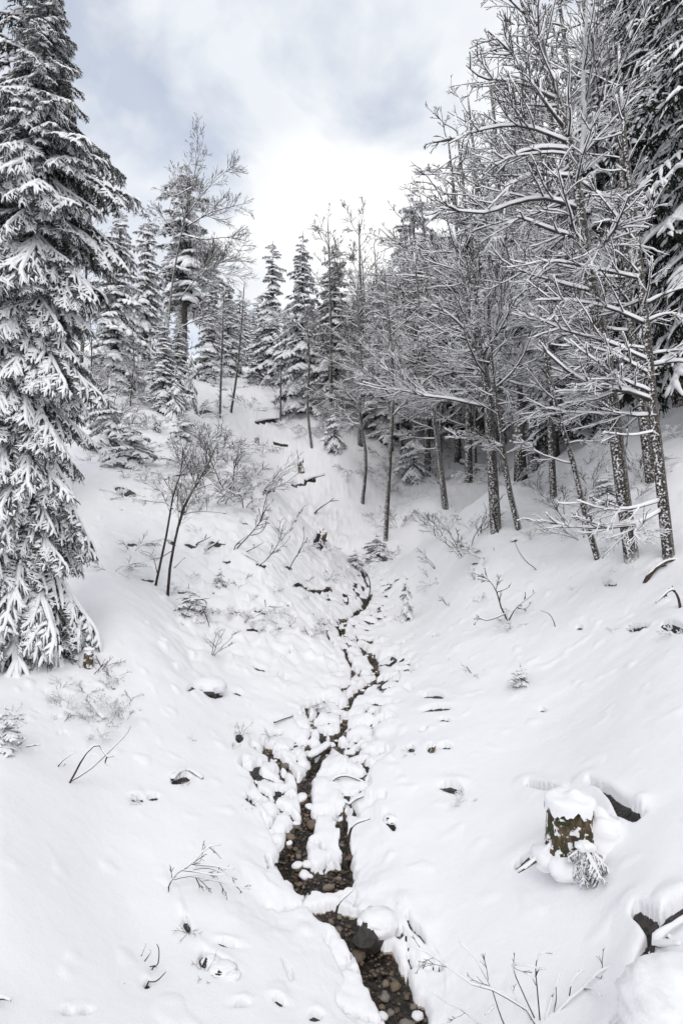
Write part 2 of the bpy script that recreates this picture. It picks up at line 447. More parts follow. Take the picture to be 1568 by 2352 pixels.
def build_ground():
    cols = np.concatenate([np.linspace(-1.1, -0.66, 26)[:-1], np.linspace(-0.66, 0.66, 640), np.linspace(0.66, 1.1, 26)[1:]])
    # rows: dense where the picture sees the ground at a steep angle
    yy = [1.4]
    while yy[-1] < 130:
        y = yy[-1]
        st = 0.0042 * y if 4.5 < y < 12 else (0.012 * y if y < 4.5 else (0.0042 * y if y < 30 else 0.011 * y))
        yy.append(y + st)
    rows = np.array(yy)
    u, y = np.meshgrid(cols, rows)
    x = u * y
    x, y = x.ravel(), y.ravel()
    zb = zbase(x, y)
    px, py = proj(x, y, zb)
    # broad relief of the snow
    rough = 0.45 + 0.9 * sstep(300, 420, px) * (1 - sstep(760, 860, px)) * sstep(1120, 1200, py) * (1 - sstep(1480, 1600, py)) + 0.7 * sstep(18, 40, y)
    calm = sstep(0, 260, np.abs(px - 800)) * sstep(1550, 1700, py)
    rough = rough * (1 - 0.5 * calm)
    relief = rough * (0.09 * fbm(x, y, 1.7, 2, 3) + 0.045 * fbm(x, y, 0.55, 2, 9)) + 0.05 * fbm(x, y, 5.0, 2, 21) + 0.12 * fbm(x, y, 9, 2, 33) * sstep(10, 20, y)
    lump = fbm(x + 0.15 * y, y, 0.42, 2, 40)
    relief += rough * 0.10 * sstep(0.35, 1.0, lump)
    # slabs and creases down the left spur
    crease = 1 - np.abs(fbm(x, y, 1.1, 2, 51)) * 3
    relief -= 0.10 * np.clip(crease, 0, 1) * np.clip(rough - 0.7, 0, 1)
    dband, tb = seg_dist(x, y, BAND)
    bw = np.interp(tb, np.arange(len(BAND)), np.maximum(BAND[:, 2] * 2.4, 0.45 + 0.5 * sstep(8.0, 9.5, BAND[:, 1])))
    bandm = 1 - sstep(0.5, 1.5, dband / bw)
    top = zb + relief * (1 - 0.6 * bandm)
    # signed distance (m) to bare ground; negative = bare
    ya = y * 0.75
    wob = 0.055 * fbm(x, ya, 0.50, 2, 70) + 0.038 * fbm(x, ya, 0.20, 2, 72) + 0.018 * fbm(x, ya, 0.08, 2, 75)
    sd = np.full(x.shape, 5.0)
    for c in CHANNELS:
        near = np.where((x > c[:, 0].min() - 2) & (x < c[:, 0].max() + 2) & (y > c[:, 1].min() - 2) & (y < c[:, 1].max() + 2))[0]
        d, t = seg_dist(x[near], y[near], c)
        w = np.interp(t, np.arange(len(c)), c[:, 2])
        sd[near] = np.minimum(sd[near], d - w)
    # cushions between stones: gaps along the edges of scattered cells
    bi = np.where((bandm > 0.02) | ((dband < bw * 2.2)))[0]
    bx, by_ = x[bi] + 0.11 * fbm(x[bi], y[bi], 0.3, 3, 5), y[bi] + 0.11 * fbm(x[bi], y[bi], 0.3, 3, 6)
    def cells(gs, seed):
        gx, gy = np.floor(bx / gs), np.floor(by_ / gs)
        f1 = np.full(bx.shape, 9.0); f2 = np.full(bx.shape, 9.0)
        for di in (-1, 0, 1):
            for dj in (-1, 0, 1):
                cx, cy = gx + di, gy + dj
                jx = (_h(cx, cy, seed) / 0xFFFFFF); jy = (_h(cx, cy, seed + 5) / 0xFFFFFF)
                d = np.hypot(bx - (cx + jx) * gs, by_ - (cy + jy) * gs)
                f2 = np.minimum(f2, np.maximum(d, f1)); f1 = np.minimum(f1, d)
        return f1, f2
    f1, f2 = cells(0.46, 11)
    g1, g2 = cells(0.85, 12)
    gap = (f2 - f1) * 0.5
    sel = fbm(x[bi], y[bi], 0.9, 2, 88) + 0.9 * (bandm[bi] - 0.75)
    upst = sstep(8.2, 9.6, y[bi])
    open_w = np.clip((sel + 0.02) * 0.08, -0.05, 0.042) * (0.25 + 0.75 * upst)
    sdv = gap - open_w
    sdv = np.where(open_w <= 0, 5.0, sdv)
    sd0 = sd.copy()
    sd = sd + wob * np.clip(1.6 - sd, 0, 1)
    sd[bi] = np.minimum(sd[bi], sdv + 0.3 * wob[bi])
    # speckle of brush, stalks and soil poking through the snow
    def region(ax, bx_, ay, by2, soft=30):
        return sstep(ax - soft, ax + soft, px) * (1 - sstep(bx_ - soft, bx_ + soft, px)) * sstep(ay - soft, ay + soft, py) * (1 - sstep(by2 - soft, by2 + soft, py))
    spk = np.maximum.reduce([0.9 * region(0, 250, 1590, 1740), 1.0 * region(140, 250, 1500, 1660), 0.85 * region(370, 800, 1180, 1480), 0.7 * region(480, 720, 1380, 1500), 0.75 * region(980, 1560, 1180, 1460), 0.8 * region(200, 480, 1000, 1200), 0.6 * region(880, 1240, 1480, 1560)])
    si = np.where((spk > 0.05) & (y < 34))[0]
    nn = fbm(x[si], y[si] * 0.9, 0.24, 3, 130) + 0.5 * fbm(x[si], y[si], 1.3, 2, 131)
    sds = (1.62 - 0.62 * spk[si] - nn) * 0.09
    sdh = np.full(x.shape, 5.0)
    sdh[si] = np.where(sds > 0.2, 5.0, sds)
    hm0 = np.zeros(x.shape); hm0[si] = 1 - sstep(0.0, 0.12, sds)
    # hollows
    lip = np.zeros(x.shape); hm = hm0.copy()
    lipn = lip.copy()
    for h, p in zip(HOLES, HOLE_AT):
        hx, hy, rx, ry, ang, lp = h
        k = np.where((np.abs(px - hx) < rx * 4 + 40) & (np.abs(py - hy) < rx * 4 + 40) & (np.abs(y - p[1]) < 0.3 * p[1]))[0]
        if not len(k): continue
        ca, sa = math.cos(math.radians(ang)), math.sin(math.radians(ang))
        dx, dy = px[k] - hx, py[k] - hy
        ex, ey = (dx * ca + dy * sa), (-dx * sa + dy * ca)
        pxm = p[1] / F
        e = np.sqrt((ex / rx) ** 2 + (ey / ry) ** 2)
        dd = (e - 1) * min(rx, ry) * pxm * 1.3
        dd = dd + 0.10 * wob[k] * min(1.0, rx * pxm / 0.2)
        hd = np.where(e < 3, dd, 5.0)
        sdh[k] = np.minimum(sdh[k], hd)
        hm[k] = np.maximum(hm[k], 1 - sstep(0.0, 0.25, hd))
        # raised lip on the far side
        ly = ey + ry * 1.6
        lip[k] = np.maximum(lip[k], lp * np.exp(-(ex / (rx * 1.25)) ** 2 - (ly / (ry * 1.3 + 5)) ** 2))
    for c, lp in CREV_AT:
        k = np.where((x > c[:, 0].min() - 1) & (x < c[:, 0].max() + 1) & (y > c[:, 1].min() - 1) & (y < c[:, 1].max() + 1))[0]
        if not len(k): continue
        d, t = seg_dist(x[k], y[k], c)
        w = np.interp(t, np.arange(len(c)), c[:, 2])
        hd = d - w + 0.05 * wob[k]
        sdh[k] = np.minimum(sdh[k], hd); hm[k] = np.maximum(hm[k], 1 - sstep(0.0, 0.25, hd))
        if lp:
            up, t2 = seg_dist(x[k], y[k] - 0.16, c)
            lip[k] = np.maximum(lip[k], lp * np.exp(-(up / 0.14) ** 2))
    top = top + lip * 0.75
    deep = 0.08 + 0.09 * (1 - sstep(-0.05, 0.6, sd0)) + 0.10 * (1 - bandm)
    deep = deep * (1 - 0.78 * hm)  # soil lifted near the surface so its dark colour draws the hollow's shade
    soil_s = top - lip * 0.72 - deep
    soil = soil_s + 0.02 * fbm(x, y, 0.5, 3, 60) + 0.02 * fbm(x, y, 0.15, 2, 61)
    # cushions: height follows how far inside the snow we are
    def dome_(d, r):
        return np.sqrt(np.clip(1 - (1 - np.clip(d / r, 0, 1)) ** 2, 0, 1))
    puff = np.minimum(0.50 * dome_(sd, 0.08) + 0.50 * sstep(0, 0.65, sd), dome_(sdh, 0.07))
    sd = np.minimum(sd, sdh)
    cush = np.zeros(x.shape)
    dome = np.clip(1 - (f1 / 0.30) ** 2, 0, 1) * 0.08 + np.clip(1 - (g1 / 0.62) ** 2, 0, 1) * 0.14
    cush[bi] = (dome - 0.12) * sstep(0.1, 0.75, bandm[bi]) * (0.15 + 0.85 * upst)
    snow_top = top + cush
    z = np.where(sd > 0, soil + 0.015 + (snow_top - soil) * (0.12 * sstep(0, 0.02, sd) + 0.88 * puff), soil - 0.10)
    nr, nc = len(rows), len(cols)
    I = np.arange(nr * nc).reshape(nr, nc)
    Q = np.stack([I[:-1, :-1], I[:-1, 1:], I[1:, 1:], I[1:, :-1]], -1).reshape(-1, 4)
    bare = (sd <= -0.03)
    keep = ~bare[Q].all(1)
    me = mesh_from('snow_cover', np.stack([x, y, z], 1), quads=Q[keep], mats=[M_SNOW])
    o = link('snow_ground', me); tag(o, kind='structure')
    # bare soil and stream bed below
    cs, rs = slice(0, nc, 2), slice(0, nr, 2)
    J = I[rs, cs]
    S = np.stack([x, y, soil], 1)[J.ravel()]
    n0, n1 = J.shape
    K = np.arange(n0 * n1).reshape(n0, n1)
    Q2 = np.stack([K[:-1, :-1], K[:-1, 1:], K[1:, 1:], K[1:, :-1]], -1).reshape(-1, 4)
    nearbare = (sd < 0.5).reshape(nr, nc)[rs, cs].ravel()
    Q2 = Q2[nearbare[Q2].any(1)]
    used, inv = np.unique(Q2, return_inverse=True)
    me = mesh_from('bed', S[used], quads=inv.reshape(-1, 4), mats=[M_SOIL])
    o = link('stream_bed', me); tag(o, kind='structure')
    # running water over the bed
    wet = (sd0 < 0.10).reshape(nr, nc)[rs, cs].ravel() & (y < 26).reshape(nr, nc)[rs, cs].ravel()
    WZ = np.stack([x, y, soil_s + 0.012 + 0.006 * fbm(x, y * 1.3, 0.16, 2, 64)], 1)[J.ravel()]
    Q3 = np.stack([K[:-1, :-1], K[:-1, 1:], K[1:, 1:], K[1:, :-1]], -1).reshape(-1, 4)
    Q3 = Q3[wet[Q3].all(1)]
    used, inv = np.unique(Q3, return_inverse=True)
    me = mesh_from('water', WZ[used], quads=inv.reshape(-1, 4), mats=[M_WATER])
    o = link('stream_water', me); tag(o, kind='structure')
    # far surroundings, well below and behind everything
    B = 600.0
    me = mesh_from('plain', [(-B, -B, -7), (B, -B, -7), (B, B, -7), (-B, B, -7)], quads=[(0, 1, 2, 3)], mats=[M_SNOW])
    o = link('ground', me); tag(o, kind='structure')
    return x, y, z, soil, sd, sd0
GX, GY, GZ, GSOIL, GSD, GSD0 = build_ground()
# ------------------------------------------------------------------ generators
rng = np.random.default_rng(7)

def tubes(P, R, m=4, squash=1.0, cap=True, phase=None, off=0, asym=0.0):
    """P (n,k,3) centre lines, R (n,k) radii -> verts, quads, tris; section stays upright so that faces look up / down"""
    n, k, _ = P.shape
    T = np.empty_like(P)
    T[:, 1:-1] = P[:, 2:] - P[:, :-2] if k > 2 else T[:, 1:-1]
    T[:, 0] = P[:, 1] - P[:, 0]; T[:, -1] = P[:, -1] - P[:, -2]
    T /= np.linalg.norm(T, axis=2, keepdims=True) + 1e-9
    # one reference for the whole line keeps the rings from twisting
    mean = T.mean(1); mean /= np.linalg.norm(mean, axis=1, keepdims=True) + 1e-9
    ref = np.where(np.abs(mean[:, 2:3]) > 0.9, np.array([[1.0, 0, 0]]), np.array([[0, 0, 1.0]]))
    ref = np.repeat(ref[:, None, :], k, 1)
    A = np.cross(ref, T); A /= np.linalg.norm(A, axis=2, keepdims=True) + 1e-9
    B = np.cross(T, A)
    a = np.arange(m) * 2 * math.pi / m + (0.0 if phase is None else phase)
    sn_ = np.sin(a) * np.where(np.sin(a) > 0, 1 + asym, 1 - 0.5 * asym)
    V = P[:, :, None, :] + R[:, :, None, None] * (np.cos(a)[None, None, :, None] * A[:, :, None, :] + squash * sn_[None, None, :, None] * B[:, :, None, :])
    idx = np.arange(n * k * m).reshape(n, k, m) + off
    q = np.stack([idx[:, :-1, :], np.roll(idx, -1, 2)[:, :-1, :], np.roll(idx, -1, 2)[:, 1:, :], idx[:, 1:, :]], -1).reshape(-1, 4)
    tr = np.empty((0, 3), int)
    if cap:
        e = idx[:, -1, :]; s_ = idx[:, 0, ::-1]
        if m == 3:
            tr = e.reshape(-1, 3)
        elif m == 4:
            q = np.concatenate([q, e.reshape(-1, 4), s_.reshape(-1, 4)])
        else:
            tr = np.concatenate([np.stack([np.repeat(e[:, :1], m - 2, 1), e[:, 1:-1], e[:, 2:]], -1).reshape(-1, 3),
                                 np.stack([np.repeat(s_[:, :1], m - 2, 1), s_[:, 1:-1], s_[:, 2:]], -1).reshape(-1, 3)])
    return V.reshape(-1, 3), q, tr
class Geo:
    def __init__(self):
        self.V, self.Q, self.T, self.n = [], [], [], 0
    def add(self, V, q=None, t=None):
        V = np.asarray(V, float).reshape(-1, 3)
        self.V.append(V)
        if q is not None and len(q): self.Q.append(np.asarray(q, int) + self.n)
        if t is not None and len(t): self.T.append(np.asarray(t, int) + self.n)
        self.n += len(V)
    def tube(self, P, R, m=4, squash=1.0, phase=None, asym=0.0):
        P = np.asarray(P, float); R = np.asarray(R, float)
        if P.ndim == 2: P, R = P[None], R[None]
        self.add(*tubes(P, R, m, squash, phase=phase, asym=asym))
    def mesh(self, name, mats, smooth=True, xf=None):
        V = np.concatenate(self.V) if self.V else np.zeros((0, 3))
        if xf is not None: V = xf(V)
        return mesh_from(name, V, np.concatenate(self.Q) if self.Q else None, np.concatenate(self.T) if self.T else None, mats, smooth=smooth)
    def arrays(self):
        return (np.concatenate(self.V), np.concatenate(self.Q) if self.Q else np.empty((0, 4), int), np.concatenate(self.T) if self.T else np.empty((0, 3), int))
def place(arr, M, t, geo):
    V, q, tr = arr
    geo.add(V @ M.T + t, q, tr)
def rotz(a):
    c, s = math.cos(a), math.sin(a); return np.array([[c, -s, 0], [s, c, 0], [0, 0, 1.0]])
def roty(a):
    c, s = math.cos(a), math.sin(a); return np.array([[c, 0, s], [0, 1, 0], [-s, 0, c]])
def rotx(a):
    c, s = math.cos(a), math.sin(a); return np.array([[1, 0, 0], [0, c, -s], [0, s, c]])
def resample(pts, k):
    pts = np.asarray(pts, float)
    # smooth (Catmull-Rom) through the points, k samples
    n = len(pts)
    e = np.concatenate([[2 * pts[0] - pts[1]], pts, [2 * pts[-1] - pts[-2]]])
    t = np.linspace(0, n - 1 - 1e-6, k); i = t.astype(int); f = (t - i)[:, None]
    p0, p1, p2, p3 = e[i], e[i + 1], e[i + 2], e[i + 3]
    return 0.5 * (2 * p1 + (p2 - p0) * f + (2 * p0 - 5 * p1 + 4 * p2 - p3) * f ** 2 + (3 * p1 - p0 - 3 * p2 + p3) * f ** 3)

# ---------------------------------------------------------------- spruce
def frond(r, detail, snow_amt=1.0):
    """one spruce branch, 1 m long along +x: needle geometry and snow geometry"""
    nd, sn = Geo(), Geo()
    k = 8
    t = np.linspace(0, 1, k)
    bend = r.uniform(0.10, 0.22)
    ax = np.stack([t, 0.05 * np.sin(t * 3 + r.uniform(0, 6)), 0.10 * t - bend * t ** 2 * 1.3 + 0.05 * t ** 4], 1)
    nd.tube(ax, np.linspace(0.014, 0.004, k), 4)
    ns = 9 if detail else 6
    tw, lv = [], []
    for sgn in (-1, 1):
        for i in range(ns):
            ti = 0.10 + 0.86 * (i + r.uniform(0.1, 0.9)) / ns
            p = np.array([np.interp(ti, t, ax[:, j]) for j in range(3)])
            l = (0.40 * (1 - ti) ** 0.75 + 0.10) * r.uniform(0.7, 1.15) * (0.55 + 0.45 * min(1, ti * 4))
            ang = r.uniform(0.55, 0.95)
            d = np.array([math.cos(ang), sgn * math.sin(ang), 0])
            s = np.linspace(0, 1, 4)[:, None]
            dr = r.uniform(0.25, 0.55)
            tw.append(p + d * l * s + np.array([0.06, 0, 0]) * s ** 2 * l + np.array([0, 0, -1.0]) * dr * l * s ** 1.6); lv.append(l)
    tw = np.array(tw); lv = np.array(lv)
    # hanging tassels under the branch
    nh = 16 if detail else 7
    hg = []
    for i in range(nh):
        ti = r.uniform(0.15, 0.95); p = np.array([np.interp(ti, t, ax[:, j]) for j in range(3)])
        l = r.uniform(0.10, 0.26); s = np.linspace(0, 1, 4)[:, None]
        hg.append(p + np.array([0.3, r.uniform(-.7, .7), 0]) * l * s + np.array([0, 0, -1.0]) * l * s ** 1.3)
    hg = np.array(hg)
    fing = np.zeros((0, 4, 3)); 
    if detail:
        fl = []
        for j in range(len(tw)):
            if lv[j] < 0.14: continue
            nf = int(3 + lv[j] * 8)
            for i in range(nf):
                ti = 0.25 + 0.7 * (i + r.uniform(0, 1)) / nf
                q = ti * 3; a = int(q); f = q - a
                p = tw[j, a] * (1 - f) + tw[j, min(a + 1, 3)] * f
                dv = tw[j, 3] - tw[j, 0]; dv /= np.linalg.norm(dv)
                sd = np.array([-dv[1], dv[0], 0]) * (1 if i % 2 else -1)
                l = r.uniform(0.07, 0.13) * (1.25 - ti)+0.03
                s = np.linspace(0, 1, 4)[:, None]
                fl.append(p + (dv * 0.75 + sd * 0.7) * l * s + np.array([0, 0, -0.5]) * l * s ** 1.5)
        fing = np.array(fl)
    # needles: little blades along every twig
    def blades(lines, per, ln, wd):
        n, k_, _ = lines.shape
        u = r.uniform(0, k_ - 1.001, (n, per)); i = u.astype(int); f = (u - i)[..., None]
        a = np.arange(n)[:, None]
        p = lines[a, i] * (1 - f) + lines[a, i + 1] * f
        d = lines[a, i + 1] - lines[a, i]; d /= np.linalg.norm(d, axis=2, keepdims=True) + 1e-9
        sv = r.normal(0, 1, p.shape); sv[..., 2] = -np.abs(sv[..., 2]) * 0.9 - 0.25
        sv /= np.linalg.norm(sv, axis=2, keepdims=True)
        tip = p + (d * 0.55 + sv * 0.85) * ln * r.uniform(0.6, 1.3, (n, per, 1))
        w = np.cross(d, sv); w /= np.linalg.norm(w, axis=2, keepdims=True) + 1e-9
        V = np.stack([p - w * wd, p + w * wd, tip], 2).reshape(-1, 3)
        nd.add(V, t=np.arange(len(V)).reshape(-1, 3))
    if detail:
        blades(tw, 22, 0.055, 0.007); blades(fing, 9, 0.045, 0.006); blades(hg, 20, 0.045, 0.007); blades(ax[None], 60, 0.06, 0.008)
        nd.tube(tw, np.tile(np.linspace(0.006, 0.002, 4), (len(tw), 1)), 3); nd.tube(hg, np.tile(np.linspace(0.004, 0.002, 4), (len(hg), 1)), 3)
    else:
        blades(tw, 9, 0.10, 0.016); blades(hg, 8, 0.09, 0.016); blades(ax[None], 20, 0.10, 0.016)
    # snow lying on the twigs
    def load(lines, r0, r1, m, lift):
        n, k_, _ = lines.shape
        R = np.linspace(r0, r1, k_)[None] * r.uniform(0.65, 1.3, (n, k_)) * snow_amt
        R[:, -1] *= 0.45
        P = lines.copy(); P[:, :, 2] += R * lift
        sn.tube(P, R, m, 0.75)
    u = np.linspace(0, 1, 9); axs = np.stack([np.interp(u, t, ax[:, j]) for j in range(3)], 1)
    load(axs[None], 0.042, 0.030, 6, 0.55)
    keep = r.uniform(0, 1, len(tw)) < ((0.62 if detail else 0.97) if snow_amt > 0.8 else 0.7)
    tk = tw[keep]; u6 = np.linspace(0, 3, 6)
    if len(tk):
        i = np.minimum(u6.astype(int), 2); f = (u6 - i)[None, :, None]
        t6 = tk[:, i] * (1 - f) + tk[:, i + 1] * f
        load(t6 if detail else t6[:, ::2 if False else 1], 0.031 if detail else 0.070, 0.018 if detail else 0.040, 5, 0.6)
    if snow_amt > 0.8:
        # the snow that bridges the twigs near the axis
        k9 = 7; tt = np.linspace(0.10, 0.86, k9)
        Pb = np.stack([np.interp(tt, t, ax[:, j]) for j in range(3)], 1); Pb[:, 2] += 0.012 - 0.02 * tt
        Rb = (0.115 if not detail else 0.06) * np.sin(np.linspace(0.5, 2.9, k9)) * r.uniform(0.75, 1.25, k9)
        sn.tube(Pb, Rb, 7, 0.30)
    if detail and len(fing):
        kf = r.uniform(0, 1, len(fing)) < 0.55
        load(fing[kf], 0.021, 0.012, 4, 0.6)
        kh = r.uniform(0, 1, len(hg)) < 0.35
        if kh.any(): load(hg[kh], 0.014, 0.008, 4, 0.7)
    return nd, sn
def bough(r):
    """a long bough: a slender leading spray with smaller sprays hanging off both sides"""
    nd, sn = Geo(), Geo()
    f = [frond(r, True) for _ in range(3)]
    M = np.diag([1.0, 0.75, 0.9])
    place(f[0][0].arrays(), M, 0, nd); place(f[0][1].arrays(), M, 0, sn)
    for i in range(7):
        t = 0.16 + 0.66 * (i + r.uniform(0, .8)) / 7
        sg = 1 if i % 2 else -1
        k = 1 + int(r.integers(2)); sc_ = r.uniform(0.34, 0.5) * (1.1 - 0.35 * t)
        M = rotz(sg * r.uniform(0.45, 0.95)) @ roty(r.uniform(0.25, 0.75)) @ rotx(r.uniform(-.3, .3)) * sc_
        p = np.array([t, 0, 0.10 * t - 0.2 * t * t - 0.01])
        place(f[k][0].arrays(), M @ np.diag([1, 1.15, 1.2]), p, nd); place(f[k][1].arrays(), M @ np.diag([1, 1.1, 1.1]), p, sn)
    return nd, sn
FR_HI = [bough(rng) for _ in range(6)]
FR_ONE = [frond(rng, True) for _ in range(4)]
FR_LO = [frond(rng, False) for _ in range(6)]
FR_BARE = [frond(rng, False, 0.55) for _ in range(4)]
def trunk_geo(h, r0, k=10, lean=(0, 0), m=8, base=0.0):
    t = np.linspace(0, 1, k)
    P = np.stack([lean[0] * t, lean[1] * t, base + h * t], 1)
    R = r0 * (1 - t) ** 0.8 + 0.012; R[0] *= 1.25
    g = Geo(); g.tube(P, R, m); return g
def spruce(name, r, h, rad, base_clear, nwhorl, per, fr, needle_mat, droop=(0.25, 0.75), shape=0.8, gaps=0.1, inst=None):
    """returns meshes trunk, crown, snow for a spruce of height h"""
    nd, sn = Geo(), Geo()
    for w in range(nwhorl):
        t = (w + 0.3) / nwhorl
        z = base_clear + (h - base_clear) * (t ** 0.92)
        f = (z - base_clear) / (h - base_clear)
        Rw = rad * (1 - f) ** shape * (0.75 + 0.25 * min(1, f * 8)) + 0.10
        a0 = r.uniform(0, 6.28)
        pn = per if f < 0.85 else max(3, per - 2)
        for j in range(pn):
            if r.uniform() < gaps: continue
            az = a0 + (j + r.uniform(-0.25, 0.25)) * 2 * math.pi / pn
            Lb = Rw * r.uniform(0.55, 1.28)
            dp = droop[1] + (droop[0] - droop[1]) * f ** 0.8 + r.uniform(-0.24, 0.24)
            if f > 0.9: dp -= 0.45
            i = r.integers(len(fr))
            M = rotz(az) @ roty(dp) @ rotx(r.uniform(-0.25, 0.25)) * Lb
            thick = np.clip(1.0 / max(Lb, 0.3), 0.7, 1.6) ** 0.55
            M = M @ np.diag([1, thick, thick])
            tt = np.array([0, 0, z + r.uniform(-0.32, 0.32)])
            place(fr[i][0].arrays(), M, tt, nd); place(fr[i][1].arrays(), M, tt, sn)
    # leader
    P = np.array([[0, 0, h - 0.35], [0.01, 0, h - 0.1], [0, 0.01, h + 0.22]]); nd.tube(P, np.array([0.03, 0.02, 0.006]), 4)
    sn.tube(P + np.array([0.015, 0, 0.0]), np.array([0.035, 0.03, 0.014]), 5)
    return (trunk_geo(h, h * 0.0075 + 0.025, base=-0.5).mesh(name + '_trunk', [M_BARK]), nd.mesh(name + '_crown', [needle_mat], smooth=False), sn.mesh(name + '_snow', [M_SNOW]))
def make_spruce(meshes, name='spruce_tree'):
    r = link(name, None)
    link('trunk', meshes[0], r); link('crown', meshes[1], r); link('snow_load', meshes[2], r)
    return r

# ---------------------------------------------------------------- bare broadleaf trees
def wander(r, p, d, l, k, wig, up):
    """n curved lines from p along d; wig = crookedness, up = pull upwards at the end"""
    n = len(p)
    out_ = np.empty((n, k, 3)); out_[:, 0] = p
    dd = d / (np.linalg.norm(d, axis=1, keepdims=True) + 1e-9)
    for i in range(1, k):
        dd = dd + r.normal(0, wig, (n, 3)); dd[:, 2] += up
        dd /= np.linalg.norm(dd, axis=1, keepdims=True)
        out_[:, i] = out_[:, i - 1] + dd * (l / (k - 1))[:, None]
    return out_
def sprout(r, lines, lens, per, tmin, ang, ratio, k, wig, up, flat):
    """children along every line: returns lines, lengths, parents' relative positions"""
    n, kk, _ = lines.shape
    cnt = np.maximum(1, np.round(per * lens / lens.mean() if np.ndim(per) == 0 else per)).astype(int)
    par = np.repeat(np.arange(n), cnt)
    t = r.uniform(tmin, 0.98, len(par))
    q = t * (kk - 1); i = np.minimum(q.astype(int), kk - 2); f = (q - i)[:, None]
    p = lines[par, i] * (1 - f) + lines[par, i + 1] * f
    tg = lines[par, i + 1] - lines[par, i]; tg /= np.linalg.norm(tg, axis=1, keepdims=True) + 1e-9
    sv = r.normal(0, 1, (len(par), 3)); sv[:, 2] *= flat
    sv -= (sv * tg).sum(1, keepdims=True) * tg; sv /= np.linalg.norm(sv, axis=1, keepdims=True) + 1e-9
    a = r.uniform(ang[0], ang[1], (len(par), 1))
    d = tg * np.cos(a) + sv * np.sin(a)
    l = lens[par] * (1.08 - 0.75 * t) * r.uniform(ratio[0], ratio[1], len(par))
    return wander(r, p, d, l, k, wig, up), l, par, t
def snow_on(geo, lines, R, m=5, keep=0.9, r=None, gain=1.0, minr=0.012):
    """ridges of snow along the top of branches that are not too steep"""
    T = np.diff(lines, axis=1); hor = np.linalg.norm(T[:, :, :2], axis=2) / (np.linalg.norm(T, axis=2) + 1e-9)
    hor = np.concatenate([hor, hor[:, -1:]], 1)
    S = np.clip(R * 0.95 * gain + 0.010, minr, 0.055) * np.clip((hor - 0.25) / 0.5, 0.05, 1.0) * r.uniform(0.75, 1.2, R.shape)
    P = lines.copy(); P[:, :, 2] += R * 0.75 + S * 0.35
    geo.add(*tubes(P, S, m, 0.85))
